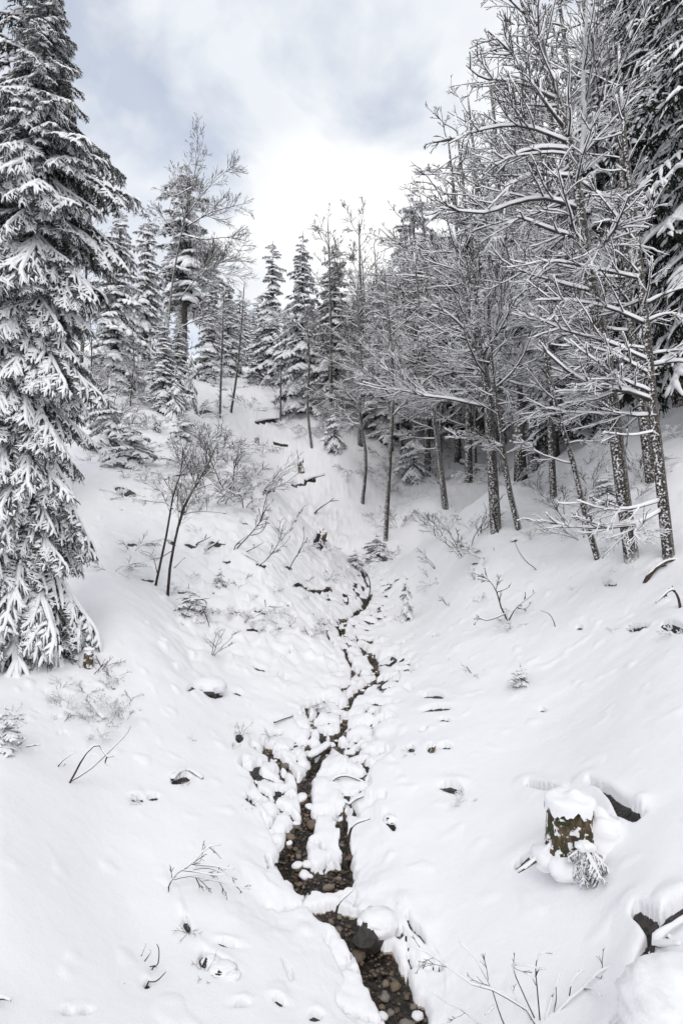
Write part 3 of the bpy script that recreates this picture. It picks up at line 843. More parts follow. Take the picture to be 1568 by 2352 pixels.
def beech(name, r, trunk_pts, r0, limbs=None, h0=0.25, nl=22, llen=0.38, lens_pow=0.8, nb=7, nt=6, tw=4, bias=(0, 0, 0), limb_up=(0.1, 0.5), twig_r=0.0105, limb_snow=1.0, k_tr=18, spread=1.0, wig=0.10, twig_mat=None, tw_snow=0.6, split=False, tip=0.03, flat=0.28):
    """trunk polyline in tree space -> meshes trunk, limbs, twigs, snow"""
    tr = resample(trunk_pts, k_tr)
    H = np.linalg.norm(np.diff(tr, axis=0), axis=1).sum()
    t = np.linspace(0, 1, k_tr)
    R = r0 * (1 - t) ** 0.85 + tip * t; R[0] *= 1.35; R[1] *= 1.08
    g_tr, g_l, g_t, g_s = Geo(), Geo(), Geo(), Geo()
    g_tr.tube(tr, R, 10)
    L1, l1, r1 = [], [], []
    if limbs:
        for pts, ra in limbs:
            q = resample(pts, 9); L1.append(q); l1.append(np.linalg.norm(np.diff(q, axis=0), axis=1).sum()); r1.append(ra)
    a0 = r.uniform(0, 6.28)
    for i in range(nl):
        ti = h0 + (0.97 - h0) * (i + r.uniform(0, 1)) / max(nl, 1)
        p = np.array([np.interp(ti, t, tr[:, j]) for j in range(3)])
        az = a0 + i * 2.4 + r.uniform(-.5, .5)
        d = np.array([math.cos(az), math.sin(az), r.uniform(*limb_up) + 0.9 * max(0, ti - 0.6)]) * np.array([spread, spread, 1]) + np.array(bias)
        l = H * llen * max(1.05 - ti, 0.22) ** lens_pow * r.uniform(0.6, 1.15)
        q = wander(r, p[None], d[None], np.array([l]), 9, wig, 0.02)[0]
        L1.append(q); l1.append(l); r1.append(min(np.interp(ti, t, R) * 0.55, 0.010 + l * 0.0095))
    L1 = np.array(L1); l1 = np.array(l1); r1 = np.array(r1)
    RR = r1[:, None] * np.linspace(1, 0.3, 9)[None]
    parts = [(Geo(), Geo()) for _ in L1] if split else None
    for i in range(len(L1)):
        gl, gs = parts[i] if split else (g_l, g_s)
        gl.tube(L1[i], RR[i], 6); snow_on(gs, L1[i:i + 1], RR[i:i + 1], 5, r=r, gain=limb_snow)
    B, lb, pb, _ = sprout(r, L1, l1, nb, 0.12, (0.45, 0.85), (0.32, 0.6), 6, 0.10, 0.01, flat)
    rb = np.clip(r1[pb] * 0.42, twig_r * 0.8, 0.022)
    RB = rb[:, None] * np.linspace(1, 0.55, 6)[None]
    for i in range(len(L1)) if split else [None]:
        k = slice(None) if i is None else pb == i
        gl, gs = (g_l, g_s) if i is None else parts[i]
        if len(B[k]):
            gl.tube(B[k], RB[k], 4, 1.0); snow_on(gs, B[k], RB[k], 4, r=r, gain=limb_snow)
    # finest two generations carry their snow in the material (upper faces)
    C, lc, pc, _ = sprout(r, B, lb, nt, 0.10, (0.4, 0.75), (0.4, 0.7), 4, 0.10, 0.02, flat)
    g_t.tube(C, np.clip(twig_r * np.linspace(1, 0.7, 4), 0.004, 1)[None].repeat(len(C), 0), 4, 1.1, asym=tw_snow)
    if tw > 0:
        D, ld, pd, _ = sprout(r, C, lc, tw, 0.15, (0.4, 0.75), (0.45, 0.8), 3, 0.10, 0.03, flat)
        g_t.tube(D, np.clip(twig_r * 0.75 * np.linspace(1, 0.7, 3), 0.003, 1)[None].repeat(len(D), 0), 4, 1.1, asym=tw_snow)
    if split:
        return [g_tr.mesh(name + '_trunk', [M_BARK]), [(a.mesh(name + '_limb', [M_TWIG]), b.mesh(name + '_limb_snow', [M_SNOW])) for a, b in parts], g_t.mesh(name + '_twigs', [twig_mat or M_TWIG], smooth=False)]
    return [g_tr.mesh(name + '_trunk', [M_BARK]), g_l.mesh(name + '_limbs', [M_TWIG]), g_t.mesh(name + '_twigs', [twig_mat or M_TWIG], smooth=False), g_s.mesh(name + '_snow', [M_SNOW])]
def make_beech(ms, name='bare_tree'):
    r = link(name, None)
    if isinstance(ms[1], list):
        link('trunk', ms[0], r)
        for a, b in ms[1]:
            l = link('limb', a, r); link('snow_load', b, l)
        tag(link('twigs', ms[2], r), kind='stuff')
        return r
    for nme, m in zip(('trunk', 'limbs', 'twigs', 'snow_load'), ms):
        o = link(nme, m, r)
        if nme != 'trunk': tag(o, kind='stuff')
    return r

# ---------------------------------------------------------------- shrubs and sticks
def shrub(name, r, nst, h, spread, nb, nt, rad, snow, arch=0.0, material=None):
    g, s = Geo(), Geo()
    az = r.uniform(0, 6.28, nst); el = r.uniform(0.3, 1.2, nst)
    d = np.stack([np.cos(az) * spread, np.sin(az) * spread, el], 1)
    p = np.stack([np.cos(az), np.sin(az), np.zeros(nst)], 1) * 0.06 * h; p[:, 2] = -0.1
    l = h * r.uniform(0.6, 1.15, nst)
    A = wander(r, p, d, l, 7, 0.12, -arch)
    RA = rad * r.uniform(0.7, 1.2, (nst, 1)) * np.linspace(1, 0.45, 7)[None]
    g.tube(A, RA, 5)
    B, lb, pb, _ = sprout(r, A, l, nb, 0.3, (0.35, 0.8), (0.35, 0.6), 5, 0.14, 0.02 - arch * 0.5, 0.8)
    RB = np.full((len(B), 5), rad * 0.55) * np.linspace(1, 0.6, 5)
    g.tube(B, RB, 4)
    C, lc, pc, _ = sprout(r, B, lb, nt, 0.2, (0.35, 0.8), (0.4, 0.65), 3, 0.14, 0.01, 0.8)
    g.tube(C, np.full((len(C), 3), rad * 0.38) * np.linspace(1, 0.6, 3), 4)
    if snow > 0:
        snow_on(s, A, RA, 5, r=r, gain=snow, minr=rad * 0.8 * snow); snow_on(s, B, RB, 4, r=r, gain=snow, minr=rad * 0.8 * snow)
        if snow >= 1: snow_on(s, C, np.full((len(C), 3), rad * 0.4), 4, r=r, gain=snow, minr=rad * 0.9 * snow)
    return [g.mesh(name + '_stems', [material or M_TWIG], smooth=False)] + ([s.mesh(name + '_snow', [M_SNOW])] if snow > 0 else [])
def make_shrub(ms, name):
    r = link(name, None)
    link('stems', ms[0], r)
    if len(ms) > 1: link('snow_load', ms[1], r)
    return r
def blob(r, rx, ry, rz, amp=0.25, freq=1.6, sub=3, flat=0.0, seed=None):
    bm = bmesh.new(); bmesh.ops.create_icosphere(bm, subdivisions=sub, radius=1.0)
    V = np.array([v.co for v in bm.verts]); T = np.array([[v.index for v in f.verts] for f in bm.faces]); bm.free()
    sd = int(r.integers(1000))
    n = pnoise(V[:, 0] * freq + 7 * V[:, 2], V[:, 1] * freq + 3.1 * V[:, 2], sd) + 0.5 * pnoise(V[:, 0] * freq * 2.3 + V[:, 2] * 5, V[:, 1] * freq * 2.3 - V[:, 2] * 4, sd + 3)
    V = V * (1 + amp * n)[:, None] * np.array([rx, ry, rz])
    if flat: V[:, 2] = np.where(V[:, 2] < 0, V[:, 2] * flat, V[:, 2])
    return V, None, T
# ------------------------------------------------------------------ trees
def top_z(px, py, d):
    return conv(px, py)[1] * d
# ---- the big spruce at the left: every branch is a part of its own
BIG_FR = [(a.mesh('big_spruce_needles', [M_NEEDLE], smooth=False), b.mesh('big_spruce_snow', [M_SNOW])) for a, b in FR_HI]
def big_spruce():
    r = np.random.default_rng(21)
    d = 10.3
    u, s = conv(28, 1600)
    base = np.array((u * d, d, s * d))
    H = top_z(110, -150, d) - base[2]
    root = thing('spruce_tree', base, 'tall spruce at the left edge, its drooping branches loaded with snow down to the ground', 'tree')
    link('trunk', trunk_geo(H, 0.21, 14, (0.0, 0), 10, -0.6).mesh('big_spruce_trunk', [M_BARK]), root)
    meshes = BIG_FR
    fz = [0, .05, .10, .21, .32, .44, .55, .675, .73, .79, .86, .95, 1.0]
    fr = [1.7, 2.0, 2.1, 1.75, 1.55, 1.55, 1.55, 1.85, 1.5, 1.05, .75, .35, .15]
    nb = 296
    for i in range(nb):
        t = (i + 0.5) / nb
        f = 0.015 + 0.975 * t ** 0.95
        az = i * 2.39996 + r.uniform(-.35, .35)
        sink = 0.0
        if f < 0.14:
            sink = 2.3 * max(0, -math.sin(az)) * (1 - f / 0.14)
        # most of the branches grow where the light and the viewer are
        R = np.interp(f, fz, fr) * 0.84
        Lb = R * r.uniform(0.72, 1.12)
        ly = Lb
        dp = np.interp(f, [0, .25, .6, .8, 1], [0.95, 0.80, 0.62, 0.48, 0.1]) + r.uniform(-.2, .2)
        if 0.6 < f < 0.75 and math.cos(az + 0.3) > 0.6:
            dp = 0.45 + r.uniform(-.1, .15); Lb *= 1.15
        Lb = Lb / max(0.55, math.cos(min(dp, 0.98)) ** 0.75)
        if sink: dp += 0.12 * sink; Lb *= 1 + 0.22 * sink
        k = int(r.integers(6))
        b = link('branch', meshes[k][0], root, (0, 0, f * H + r.uniform(-.1, .1) - sink * 0.75))
        b.rotation_mode = 'XYZ'
        M = Matrix.Rotation(az, 3, 'Z') @ Matrix.Rotation(dp, 3, 'Y') @ Matrix.Rotation(r.uniform(-.35, .35), 3, 'X')
        b.rotation_euler = M.to_euler()
        w = 0.85 * Lb ** 0.75
        b.scale = (Lb, w, w * 0.95)
        link('snow_load', meshes[k][1], b)
    return root
big_spruce()

# ---- spruce kinds
rs = np.random.default_rng(5)
SP = {
 'full':   spruce('full_spruce', rs, 14.0, 2.3, 0.5, 24, 7, FR_LO, M_NEEDLE, (0.40, 0.95), 0.8, 0.05),
 'slim':   spruce('slim_spruce', rs, 15.0, 1.7, 0.8, 25, 6, FR_LO, M_NEEDLE, (0.5, 1.1), 0.65, 0.10),
 'bare':   spruce('high_crowned_spruce', rs, 15.0, 2.0, 5.2, 16, 5, FR_LO, M_NEEDLE, (0.4, 1.0), 0.7, 0.12),
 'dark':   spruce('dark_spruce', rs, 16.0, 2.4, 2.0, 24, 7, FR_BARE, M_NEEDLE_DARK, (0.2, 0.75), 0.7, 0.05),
 'young':  spruce('young_spruce', rs, 3.0, 0.95, 0.1, 8, 5, FR_LO, M_NEEDLE, (0.4, 1.05), 0.8, 0.05),
}
SPH = {'full': 14.0, 'slim': 15.0, 'bare': 15.0, 'dark': 16.0, 'young': 3.0}
SPR = {'full': 2.3, 'slim': 1.7, 'bare': 2.0, 'dark': 2.4, 'young': 0.95}
SP_ROOT = {}
def put_spruce(kind, px, py, top, hw, label, group=None, d=None, tilt=(0, 0), rot=None, name=None):
    p = hit(px, py) if d is None else P3(px, py, d)
    if d is not None: p[2] = float(zbase(p[0], p[1]))
    h = max(0.4, conv(px, top)[1] * p[1] - p[2])
    yc = p[1] * 0.9957 + (p[2] + h * 0.35) * 0.0924
    sx = hw * yc / F / (SPR[kind] * 0.62); sz = h / SPH[kind]
    nm = name or ('young_spruce' if h < 4 else 'spruce_tree')
    rz = rs.uniform(0, 6.28) if rot is None else rot
    if kind not in SP_ROOT:
        r = make_spruce(SP[kind], nm); SP_ROOT[kind] = r
        r.location = p; r.rotation_euler = (tilt[0], tilt[1], rz); r.scale = (sx, sx, sz)
        return tag(r, label, 'tree', group)
    return dup(SP_ROOT[kind], nm, p, rz, (sx, sx, sz), label, 'tree', group, tilt)
SPRUCES = [
 ('full', 262, 905, 468, 72, 'snow-caked spruce just right of the big left spruce, broad white tiers above two dark stems'),
 ('slim', 330, 880, 468, 48, 'slim pointed spruce between the snow-caked spruce and the tree with a bare crown behind'),
 ('bare', 418, 860, 378, 92, 'tall dark-stemmed spruce with a bare broadleaf crown poking out above it'),
 ('slim', 482, 880, 630, 40, 'small spruce on the left rise just right of the dark-stemmed spruce'),
 ('full', 522, 862, 636, 40, 'snowy spruce on the left rise with tapering top, beside two thin bare stems'),
 ('slim', 548, 858, 668, 22, 'narrow spruce at the foot of the sky gap, rightmost on the left rise'),
 ('full', 692, 945, 536, 66, 'evenly tiered snowy spruce in the middle of the far slope, tallest of its trio'),
 ('slim', 622, 885, 556, 46, 'spruce with a brownish tip left of the evenly tiered middle spruce'),
 ('slim', 768, 962, 560, 60, 'grey drooping spruce right of the evenly tiered middle spruce, bare tree in front'),
 ('full', 588, 882, 752, 26, 'low white spruce at the left foot of the middle trio'),
 ('young', 768, 1038, 928, 26, 'young white spruce alone on the slope below the drooping grey spruce'),
 ('young', 400, 968, 850, 19, 'young snow-heavy spruce under the tall dark-stemmed spruce'),
 ('young', 437, 945, 780, 15, 'slender young spruce right of the snow-heavy young one on the left rise'),
 ('bare', 955, 930, 430, 70, 'dark-topped spruce rising above the bare trees at the right side of the sky gap'),
 ('bare', 1195, 1095, 372, 115, 'large spruce with long hanging white boughs amid the bare trees on the right'),
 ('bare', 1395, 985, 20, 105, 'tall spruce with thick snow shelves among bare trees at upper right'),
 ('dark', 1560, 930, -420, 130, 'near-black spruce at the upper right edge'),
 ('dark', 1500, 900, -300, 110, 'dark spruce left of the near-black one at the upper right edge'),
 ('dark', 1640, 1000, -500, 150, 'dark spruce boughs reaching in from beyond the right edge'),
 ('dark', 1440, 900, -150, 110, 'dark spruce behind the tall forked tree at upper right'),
 ('dark', 20, 1200, -250, 130, 'dark spruce behind the big snowy spruce at the top left corner'),
 ('young', 950, 1110, 985, 36, 'bushy young spruce on the gully side left of the leaning grey trunk'),
 ('young', 1395, 1160, 1075, 36, 'low young spruce behind the mossy trunks at right'),
 ('young', 505, 1350, 1303, 14, 'knee-high frosted spruce seedling on the left spur'),
 ('young', 432, 1410, 1345, 34, 'bent frosted spruce bush below the forked little tree on the left bank'),
 ('young', 865, 1285, 1225, 34, 'frosted spruce bush where the brook vanishes behind the right bank'),
 ('young', 815, 1300, 1262, 20, 'small frosted bush at the head of the visible brook, left side'),
 ('young', 932, 1420, 1318, 18, 'thin frosted seedling on the right bank above the brook bend'),
 ('young', 8, 1720, 1620, 42, 'frosted spruce bush at the left edge below the big spruce'),
 ('young', 300, 1075, 960, 52, 'snow-smothered young spruce beside the dark hollow on the left slope'),
 ('young', 420, 1020, 945, 30, 'frosted young spruce below the snow-heavy one on the left rise'),
 ('young', 245, 1040, 880, 50, 'young spruce buried in snow right beside the big left spruce'),
 ('young', 1195, 1575, 1532, 26, 'little tuft of frosted boughs alone on the right snowfield'),
]
for a in SPRUCES:
    put_spruce(*a)

# ---- bare trees drawn one by one along their trunks
def tree_from_picture(name, label, trunk, r0, seed, limbs=(), dback=0.0, base=None, **kw):
    r = np.random.default_rng(seed)
    p0 = hit(*trunk[0]) if base is None else base
    d = p0[1]
    pts = [P3(px, py, d + dback * i / len(trunk)) - p0 for i, (px, py) in enumerate(trunk)]
    pts[0] = np.zeros(3)
    pts = [pts[0] - (pts[1] - pts[0]) * 0.15 * min(1, 1.5 / np.linalg.norm(pts[1] - pts[0]) * 2)] + pts
    lb = []
    for l in limbs:
        q = []
        for i, (px, py) in enumerate(l[0]):
            yo = l[2] * i / (len(l[0]) - 1) if len(l) > 2 else -0.5 * i / (len(l[0]) - 1)
            q.append(P3(px, py, d + yo) - p0)
        lb.append((q, l[1]))
    ms = beech(name, r, pts, r0, limbs=lb, split=True, **kw)
    root = make_beech(ms, 'bare_tree'); root.location = p0
    return tag(root, label, 'tree')
tree_from_picture('right_tree', 'tall bare tree with patchy bark forking high at right, middle of three near trunks',
  [(1450,1285),(1425,1100),(1402,900),(1372,720),(1342,560),(1325,430),(1300,300),(1260,170),(1215,60),(1180,-80)], 0.17, 1,
  limbs=[([(1328,480),(1250,455),(1170,470),(1110,490),(1010,478)],.055),([(1345,575),(1318,545),(1270,530),(1215,508),(1188,498)],.06),
         ([(1320,405),(1262,402),(1225,398),(1180,420),(1120,480)],.05),([(1318,345),(1250,340),(1190,352),(1130,385)],.05),
         ([(1325,425),(1340,300),(1338,180),(1345,60),(1350,-100)],.075),([(1328,410),(1400,470),(1440,540),(1500,600)],.045),
         ([(1300,300),(1240,220),(1180,130),(1120,70)],.05),([(1280,230),(1190,190),(1110,180),(1070,150)],.04),([(1310,330),(1200,290),(1100,300),(1030,330)],.04),([(1265,180),(1240,60),(1220,-60)],.045)],
  nl=18, h0=0.40, llen=0.34, nb=8, nt=4, tw=2, bias=(-0.9, -0.2, 0), limb_up=(-.05, .3), twig_r=0.010, tip=0.05, limb_snow=1.3)
tree_from_picture('right_edge_tree', 'slender bare tree nearest the right edge with long level snow-lined limbs to the left',
  [(1535,1280),(1516,1100),(1497,920),(1485,780),(1470,640),(1455,500),(1442,400),(1432,300),(1425,200)], 0.13, 2,
  limbs=[([(1497,920),(1440,898),(1370,890),(1300,850),(1235,790)],.06),([(1490,830),(1400,788),(1300,760),(1215,722)],.04),
         ([(1484,745),(1400,708),(1300,690),(1230,690)],.04),([(1470,640),(1380,620),(1270,600),(1200,610)],.035),([(1515,1150),(1450,1168),(1380,1168),(1325,1150)],.03),
         ([(1520,1170),(1450,1206),(1340,1212),(1240,1195)],.035),([(1490,860),(1420,820),(1360,800),(1300,795)],.035),([(1478,700),(1540,670),(1600,655)],.035),([(1492,840),(1560,830),(1620,850)],.04),
         ([(1460,560),(1400,480),(1350,420)],.03),([(1480,740),(1540,720),(1610,745)],.03),([(1505,990),(1450,1000),(1400,995)],.025)],
  nl=16, h0=0.3, llen=0.30, nb=8, nt=4, tw=2, bias=(-0.7, -0.2, 0), limb_up=(-.05, .3), twig_r=0.0095, tip=0.03, limb_snow=1.3)
MID = dict(limb_snow=0.95, nl=17, nb=6, nt=5, tw=3, tip=0.03)
tree_from_picture('leaning_tree', 'thin crooked bare tree leaning left with mossy foot, leftmost of the three near right trunks',
  [(1372,1285),(1345,1190),(1312,1050),(1272,920),(1252,820),(1240,720),(1235,640)], 0.085, 3, nl=10, nb=5, nt=4, tw=2, h0=0.3, llen=0.3, twig_r=0.011, tip=0.02)
tree_from_picture('right_back_tree', 'dark trunk standing behind the tall mossy tree at right',
  [(1405,1010),(1378,880),(1350,720),(1325,560),(1310,400),(1300,200)], 0.19, 4, h0=0.3, bias=(-.8, -.2, 0), limb_up=(-.05, .35), **MID)
tree_from_picture('right_upper_tree', 'dark snow-flecked trunk between the two nearest right-hand trees',
  [(1495,1110),(1475,950),(1455,800),(1440,650),(1430,500),(1425,300),(1420,100)], 0.16, 5, h0=0.3, bias=(-.8, -.2, 0), limb_up=(-.05, .35), **MID)
tree_from_picture('twin_tree', 'stout snow-flecked tree on the lip of the right bank, wide crown of grey twigs',
  [(1138,1215),(1128,1050),(1118,900),(1106,820),(1085,740),(1060,640),(1040,520)], 0.20, 6, limbs=[([(1118,880),(1090,790),(1040,730),(990,700)],.07),([(1112,850),(1140,740),(1150,600),(1160,450)],.09)],
  h0=0.38, llen=0.5, bias=(-.8, -.2, 0), limb_up=(-.05, .35), twig_r=0.011, limb_snow=0.95, nl=20, nb=7, nt=5, tw=3, tip=0.04)
tree_from_picture('bent_tree', 'slim trunk with a bent foot just right of the stout tree on the bank lip',
  [(1190,1213),(1168,1120),(1152,1010),(1135,900),(1125,780),(1120,650)], 0.11, 7, h0=0.4, **MID)
tree_from_picture('straight_tree', 'straight grey trunk on the right slope between the bent tree and the near mossy trunks',
  [(1270,1140),(1262,950),(1256,780),(1250,600),(1246,400),(1240,180)], 0.14, 8, h0=0.35, bias=(-.8, -.2, 0), limb_up=(-.05, .35), **MID)
tree_from_picture('gully_tree', 'slender dark-stemmed bare tree standing alone in front of the gully, centre right',
  [(885,1240),(895,1050),(902,900),(898,800),(888,690),(880,600)], 0.15, 9, h0=0.42, llen=0.34, twig_r=0.011, flat=0.8, limb_up=(0.3, 0.9), **MID)
tree_from_picture('crooked_tree', 'crooked bare stem left of the dark-stemmed gully tree',
  [(832,1155),(840,1050),(826,950),(830,860),(822,740),(818,640)], 0.15, 10, h0=0.4, llen=0.32, twig_r=0.011, limb_up=(0.2, 0.8), **MID)
tree_from_picture('leaning_grey_tree', 'leaning grey trunk growing from the gully floor behind the right bank',
  [(1022,1163),(1002,1000),(978,850),(962,700),(950,580)], 0.22, 11, h0=0.35, llen=0.42, twig_r=0.016, bias=(-.8, -.2, 0), limb_up=(-.05, .35), **MID)
tree_from_picture('hooked_tree', 'pale thin bare tree with one hooked snowy limb on the middle slope',
  [(716,1030),(706,930),(710,820),(704,740),(695,680)], 0.14, 12, limbs=[([(708,800),(700,760),(670,735),(640,730),(600,745)],.06)], h0=0.5, llen=0.22, twig_r=0.015, nl=9, nb=5, nt=4, tw=2)
tree_from_picture('small_slope_tree', 'short dark bare stem in front of the evenly tiered middle spruce',
  [(644,965),(645,880),(648,800)], 0.13, 13, h0=0.35, llen=0.3, twig_r=0.015, nl=9, nb=5, nt=4, tw=2)
tree_from_picture('centre_tall_tree', 'tall bare tree with an upright fan of twigs against the sky, centre right',
  [(832,975),(834,850),(830,700),(826,600),(824,490)], 0.25, 14, h0=0.35, llen=0.30, twig_r=0.020, limb_up=(0.6, 1.2), flat=0.9, lens_pow=0.5, twig_mat=M_DARKTWIG, tw_snow=0, **MID)
tree_from_picture('centre_left_tall_tree', 'bare tree with a rounded twiggy top just left of the tallest fan of twigs',
  [(758,985),(760,850),(758,700),(756,600),(752,500)], 0.22, 15, h0=0.4, llen=0.30, twig_r=0.019, limb_up=(0.5, 1.2), flat=0.9, lens_pow=0.5, twig_mat=M_DARKTWIG, tw_snow=0, **MID)
tree_from_picture('left_crown_tree', 'tall leaning bare tree on the left rise with a fine crown high against the clouds',
  [(368,925),(384,770),(396,650),(420,520),(445,410),(458,345)], 0.11, 16, dback=3.0, limbs=[([(405,700),(450,640),(500,605),(540,590),(565,550)],.045),([(430,520),(480,490),(530,475),(575,465)],.05),([(425,540),(470,550),(520,545),(570,555)],.05),([(400,760),(450,735),(510,715),(560,690)],.05),([(440,430),(400,450),(375,440),(355,430)],.04),([(425,500),(470,440),(510,400),(540,380)],.04)],
  h0=0.62, llen=0.26, lens_pow=0.5, twig_r=0.013, limb_up=(1.0, 2.2), flat=0.9, limb_snow=0.5, nl=20, nb=7, nt=5, tw=3, tip=0.015, twig_mat=M_DARKTWIG, tw_snow=0)
tree_from_picture('left_dark_stem_tree', 'dark bare stem beside the leaning tree with the fine crown, left rise',
  [(412,855),(418,740),(428,620),(436,520)], 0.20, 17, h0=0.5, llen=0.2, twig_r=0.016, nl=10, nb=4, nt=4, tw=2)
tree_from_picture('thin_stem_tree', 'thin bare stem left of a matching slanting one on the left rise',
  [(505,958),(508,860),(512,740),(516,660)], 0.12, 18, h0=0.25, llen=0.2, twig_r=0.016, nl=12, nb=4, nt=4, tw=2)
tree_from_picture('slanting_stem_tree', 'thin bare stem slanting right at the edge of the open far slope',
  [(530,950),(545,850),(555,740),(562,640)], 0.13, 19, h0=0.25, llen=0.25, twig_r=0.016, nl=12, nb=4, nt=4, tw=2)

# ---- kinds of bare tree that are copied through the wood
BR = []
for i, (h, rr, kw) in enumerate([(15, .17, dict(bias=(-.9, -.2, 0), limb_up=(-.05, .35))), (14, .14, dict(bias=(-.8, -.3, 0), limb_up=(-.15, .25))), (16, .18, dict(limb_up=(.5, 1.2), flat=.8, twig_mat=M_DARKTWIG, tw_snow=0)), (11, .10, dict(limb_up=(0, .6)))]):
    r = np.random.default_rng(60 + i)
    pts = [(0, 0, -0.6), (0.05, 0, h * .2), (-0.1 + .1 * i, 0.1, h * .45), (0.1, -0.1, h * .7), (-.2, 0, h)]
    BR.append((make_beech(beech('wood_tree', r, pts, rr, h0=0.22, nl=20, llen=0.40, nb=7, nt=5, tw=3, twig_r=0.012, tip=0.03, limb_snow=0.95, **kw)), h))
BR_USED = [False] * 4
rb = np.random.default_rng(8)
BOUND_X = [-200, 0, 200, 235, 260, 300, 345, 380, 400, 450, 560, 600, 690, 740, 830, 900, 950, 990, 1040, 1080, 1130, 1568, 2000]
BOUND_Y = [-300, 50, 250, 560, 620, 640, 760, 760, 640, 690, 740, 640, 600, 560, 560, 580, 460, 350, 240, 110, 10, -400, -500]
def put_bare(kind, p, h, label, group=None, tilt=(0, 0), rot=None):
    s = h / BR[kind][1]
    rz = rb.uniform(0, 6.28) if rot is None else rot
    root = BR[kind][0]
    if not BR_USED[kind]:
        BR_USED[kind] = True
        root.location = p; root.rotation_euler = (tilt[0], tilt[1], rz); root.scale = (s, s, s)
        return tag(root, label, 'tree', group)
    return dup(root, 'bare_tree', p, rz, s, label, 'tree', group, tilt)
NEAR_BARE = [
 (1, 1325, 975, -120, 'bare tree with layered snowy sprays left of the tall shelf-laden spruce'), (0, 1225, 1085, 60, 'bare tree just left of the straight grey trunk, crown mingling with white boughs'),
 (1, 1075, 1105, 260, 'bare tree behind the stout bank-lip tree, fine level sprays to the left'), (0, 1150, 1020, 120, 'bare tree far up behind the stout bank-lip tree'),
 
 (1, 1050, 1060, 300, 'bare tree in the gully with a leftward crown at the edge of the sky'),
 (0, 980, 1085, 420, 'bare tree above the frosted bush on the gully side'), (2, 1100, 1010, 190, 'bare tree with upright twigs behind the gully trees'),
 (1, 1280, 1000, -40, 'bare tree halfway up the right slope with drooping sprays'), (0, 1380, 940, -160, 'bare tree behind the forked mossy tree'),
 (3, 1010, 1110, 560, 'short bare tree at the foot of the gully wall'), (3, 1090, 1090, 600, 'short bare tree beside the stout bank-lip trunk'), (3, 1215, 1065, 480, 'short bare tree under the hanging white boughs'),
 (3, 920, 1050, 640, 'short bare tree in the shade right of the lone gully tree'), (3, 300, 930, 720, 'short bare tree with white sprays under the snow-caked left spruce'), (3, 200, 960, 700, 'short bare tree tucked behind the big left spruce'),
 (2, 865, 960, 545, 'bare tree in the pale thicket right of the tall fan of twigs'), (2, 905, 950, 590, 'bare tree at the right end of the pale thicket'), (1, 935, 990, 480, 'bare tree below the dark-topped spruce'),
]
for k, px, py, top, lab in NEAR_BARE:
    p = hit(px, py); h = conv(px, top)[1] * p[1] - p[2]
    put_bare(k, p, h, lab, rot=rb.uniform(-.6, .6))
# ---- the wood behind
def wood(n, pxr, dr, hr, kinds, group, label_s, label_b, seed, marks):
    r = np.random.default_rng(seed); c = 0; tries = 0
    while c < n and tries < n * 20:
        tries += 1
        px = r.uniform(*pxr); d = math.exp(r.uniform(math.log(dr[0]), math.log(dr[1])))
        u = (px - 784) / F
        x = u * d; z = float(zbase(x, d)); gx, gy = proj(x, d, z)
        if (440 < px < 700 and gy > 880) or (880 < px < 1200 and gy > 1035): continue
        h = r.uniform(*hr)
        tx, ty = proj(x, d, z + h)
        lim = np.interp(tx, BOUND_X, BOUND_Y) + r.uniform(0, 60)
        if ty < lim:
            b = (1176 - lim) / F; yy = d
            h2 = conv(tx, lim)[1] * d - z
            if h2 < 6: continue
            h = h2
        k = kinds[int(r.integers(len(kinds)))]
        mk = marks[min(range(len(marks)), key=lambda q: abs(marks[q][0] - px))][1]
        if k in SPR:
            put_spruce(k, px, 0, ty if ty > lim else lim, min(1.5 + 0.05 * h, 0.15 * h) * F / d, label_s + ' ' + mk, group + ' ' + mk + ' (spruces)', d=d)
        else:
            put_bare(int(k), np.array((x, d, z)), h, label_b + ' ' + mk, group + ' ' + mk + ' (bare trees)', rot=r.uniform(-.8, .8) if px > 820 else None)
        c += 1
MK_R = [(975, 'behind the leaning grey trunk'), (1090, 'behind the stout bank-lip tree'), (1180, 'behind the hanging white boughs'), (1262, 'behind the straight grey trunk'), (1350, 'behind the tall forked tree'), (1460, 'behind the trunks nearest the edge'), (1590, 'along the right edge')]
MK_G = [(830, 'behind the tall fan of twigs'), (890, 'behind the lone gully tree'), (960, 'under the dark-topped spruce')]
MK_L = [(60, 'behind the big left spruce'), (265, 'behind the snow-caked spruce'), (335, 'behind the slim pointed spruce'), (420, 'behind the dark-stemmed spruce')]
MK_S = [(500, 'at the left of the sky gap'), (600, 'under the sky gap'), (700, 'behind the evenly tiered spruce'), (800, 'behind the drooping grey spruce')]
wood(72, (960, 1640), (34, 72), (13, 19), ['dark', '0', '1', '1', '2', 'slim', '0'], 'trees deep in the wood on the right slope', 'dark snow-dusted spruce deep in the right-hand wood', 'bare grey tree deep in the right-hand wood', 91, MK_R)
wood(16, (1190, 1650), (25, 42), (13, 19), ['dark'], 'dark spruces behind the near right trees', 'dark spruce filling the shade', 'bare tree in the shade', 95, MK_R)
wood(40, (820, 1000), (46, 85), (11, 17), ['2', '2', 'slim', '3', '0'], 'trees in the pale wood behind the gully', 'pale spruce in the wood behind the gully', 'bare pale tree in the wood behind the gully', 92, MK_G)
wood(22, (-120, 470), (34, 70), (10, 16), ['slim', 'full', '2', '3'], 'trees in the wood on the left rise', 'snowy spruce in the wood on the left rise', 'bare tree in the wood on the left rise', 93, MK_L)
wood(30, (430, 900), (74, 112), (9, 15), ['slim', 'full', '2', 'slim'], 'trees along the far skyline', 'distant snowy spruce along the far skyline', 'distant bare tree along the far skyline', 94, MK_S)
# ------------------------------------------------------------------ details
rd = np.random.default_rng(33)
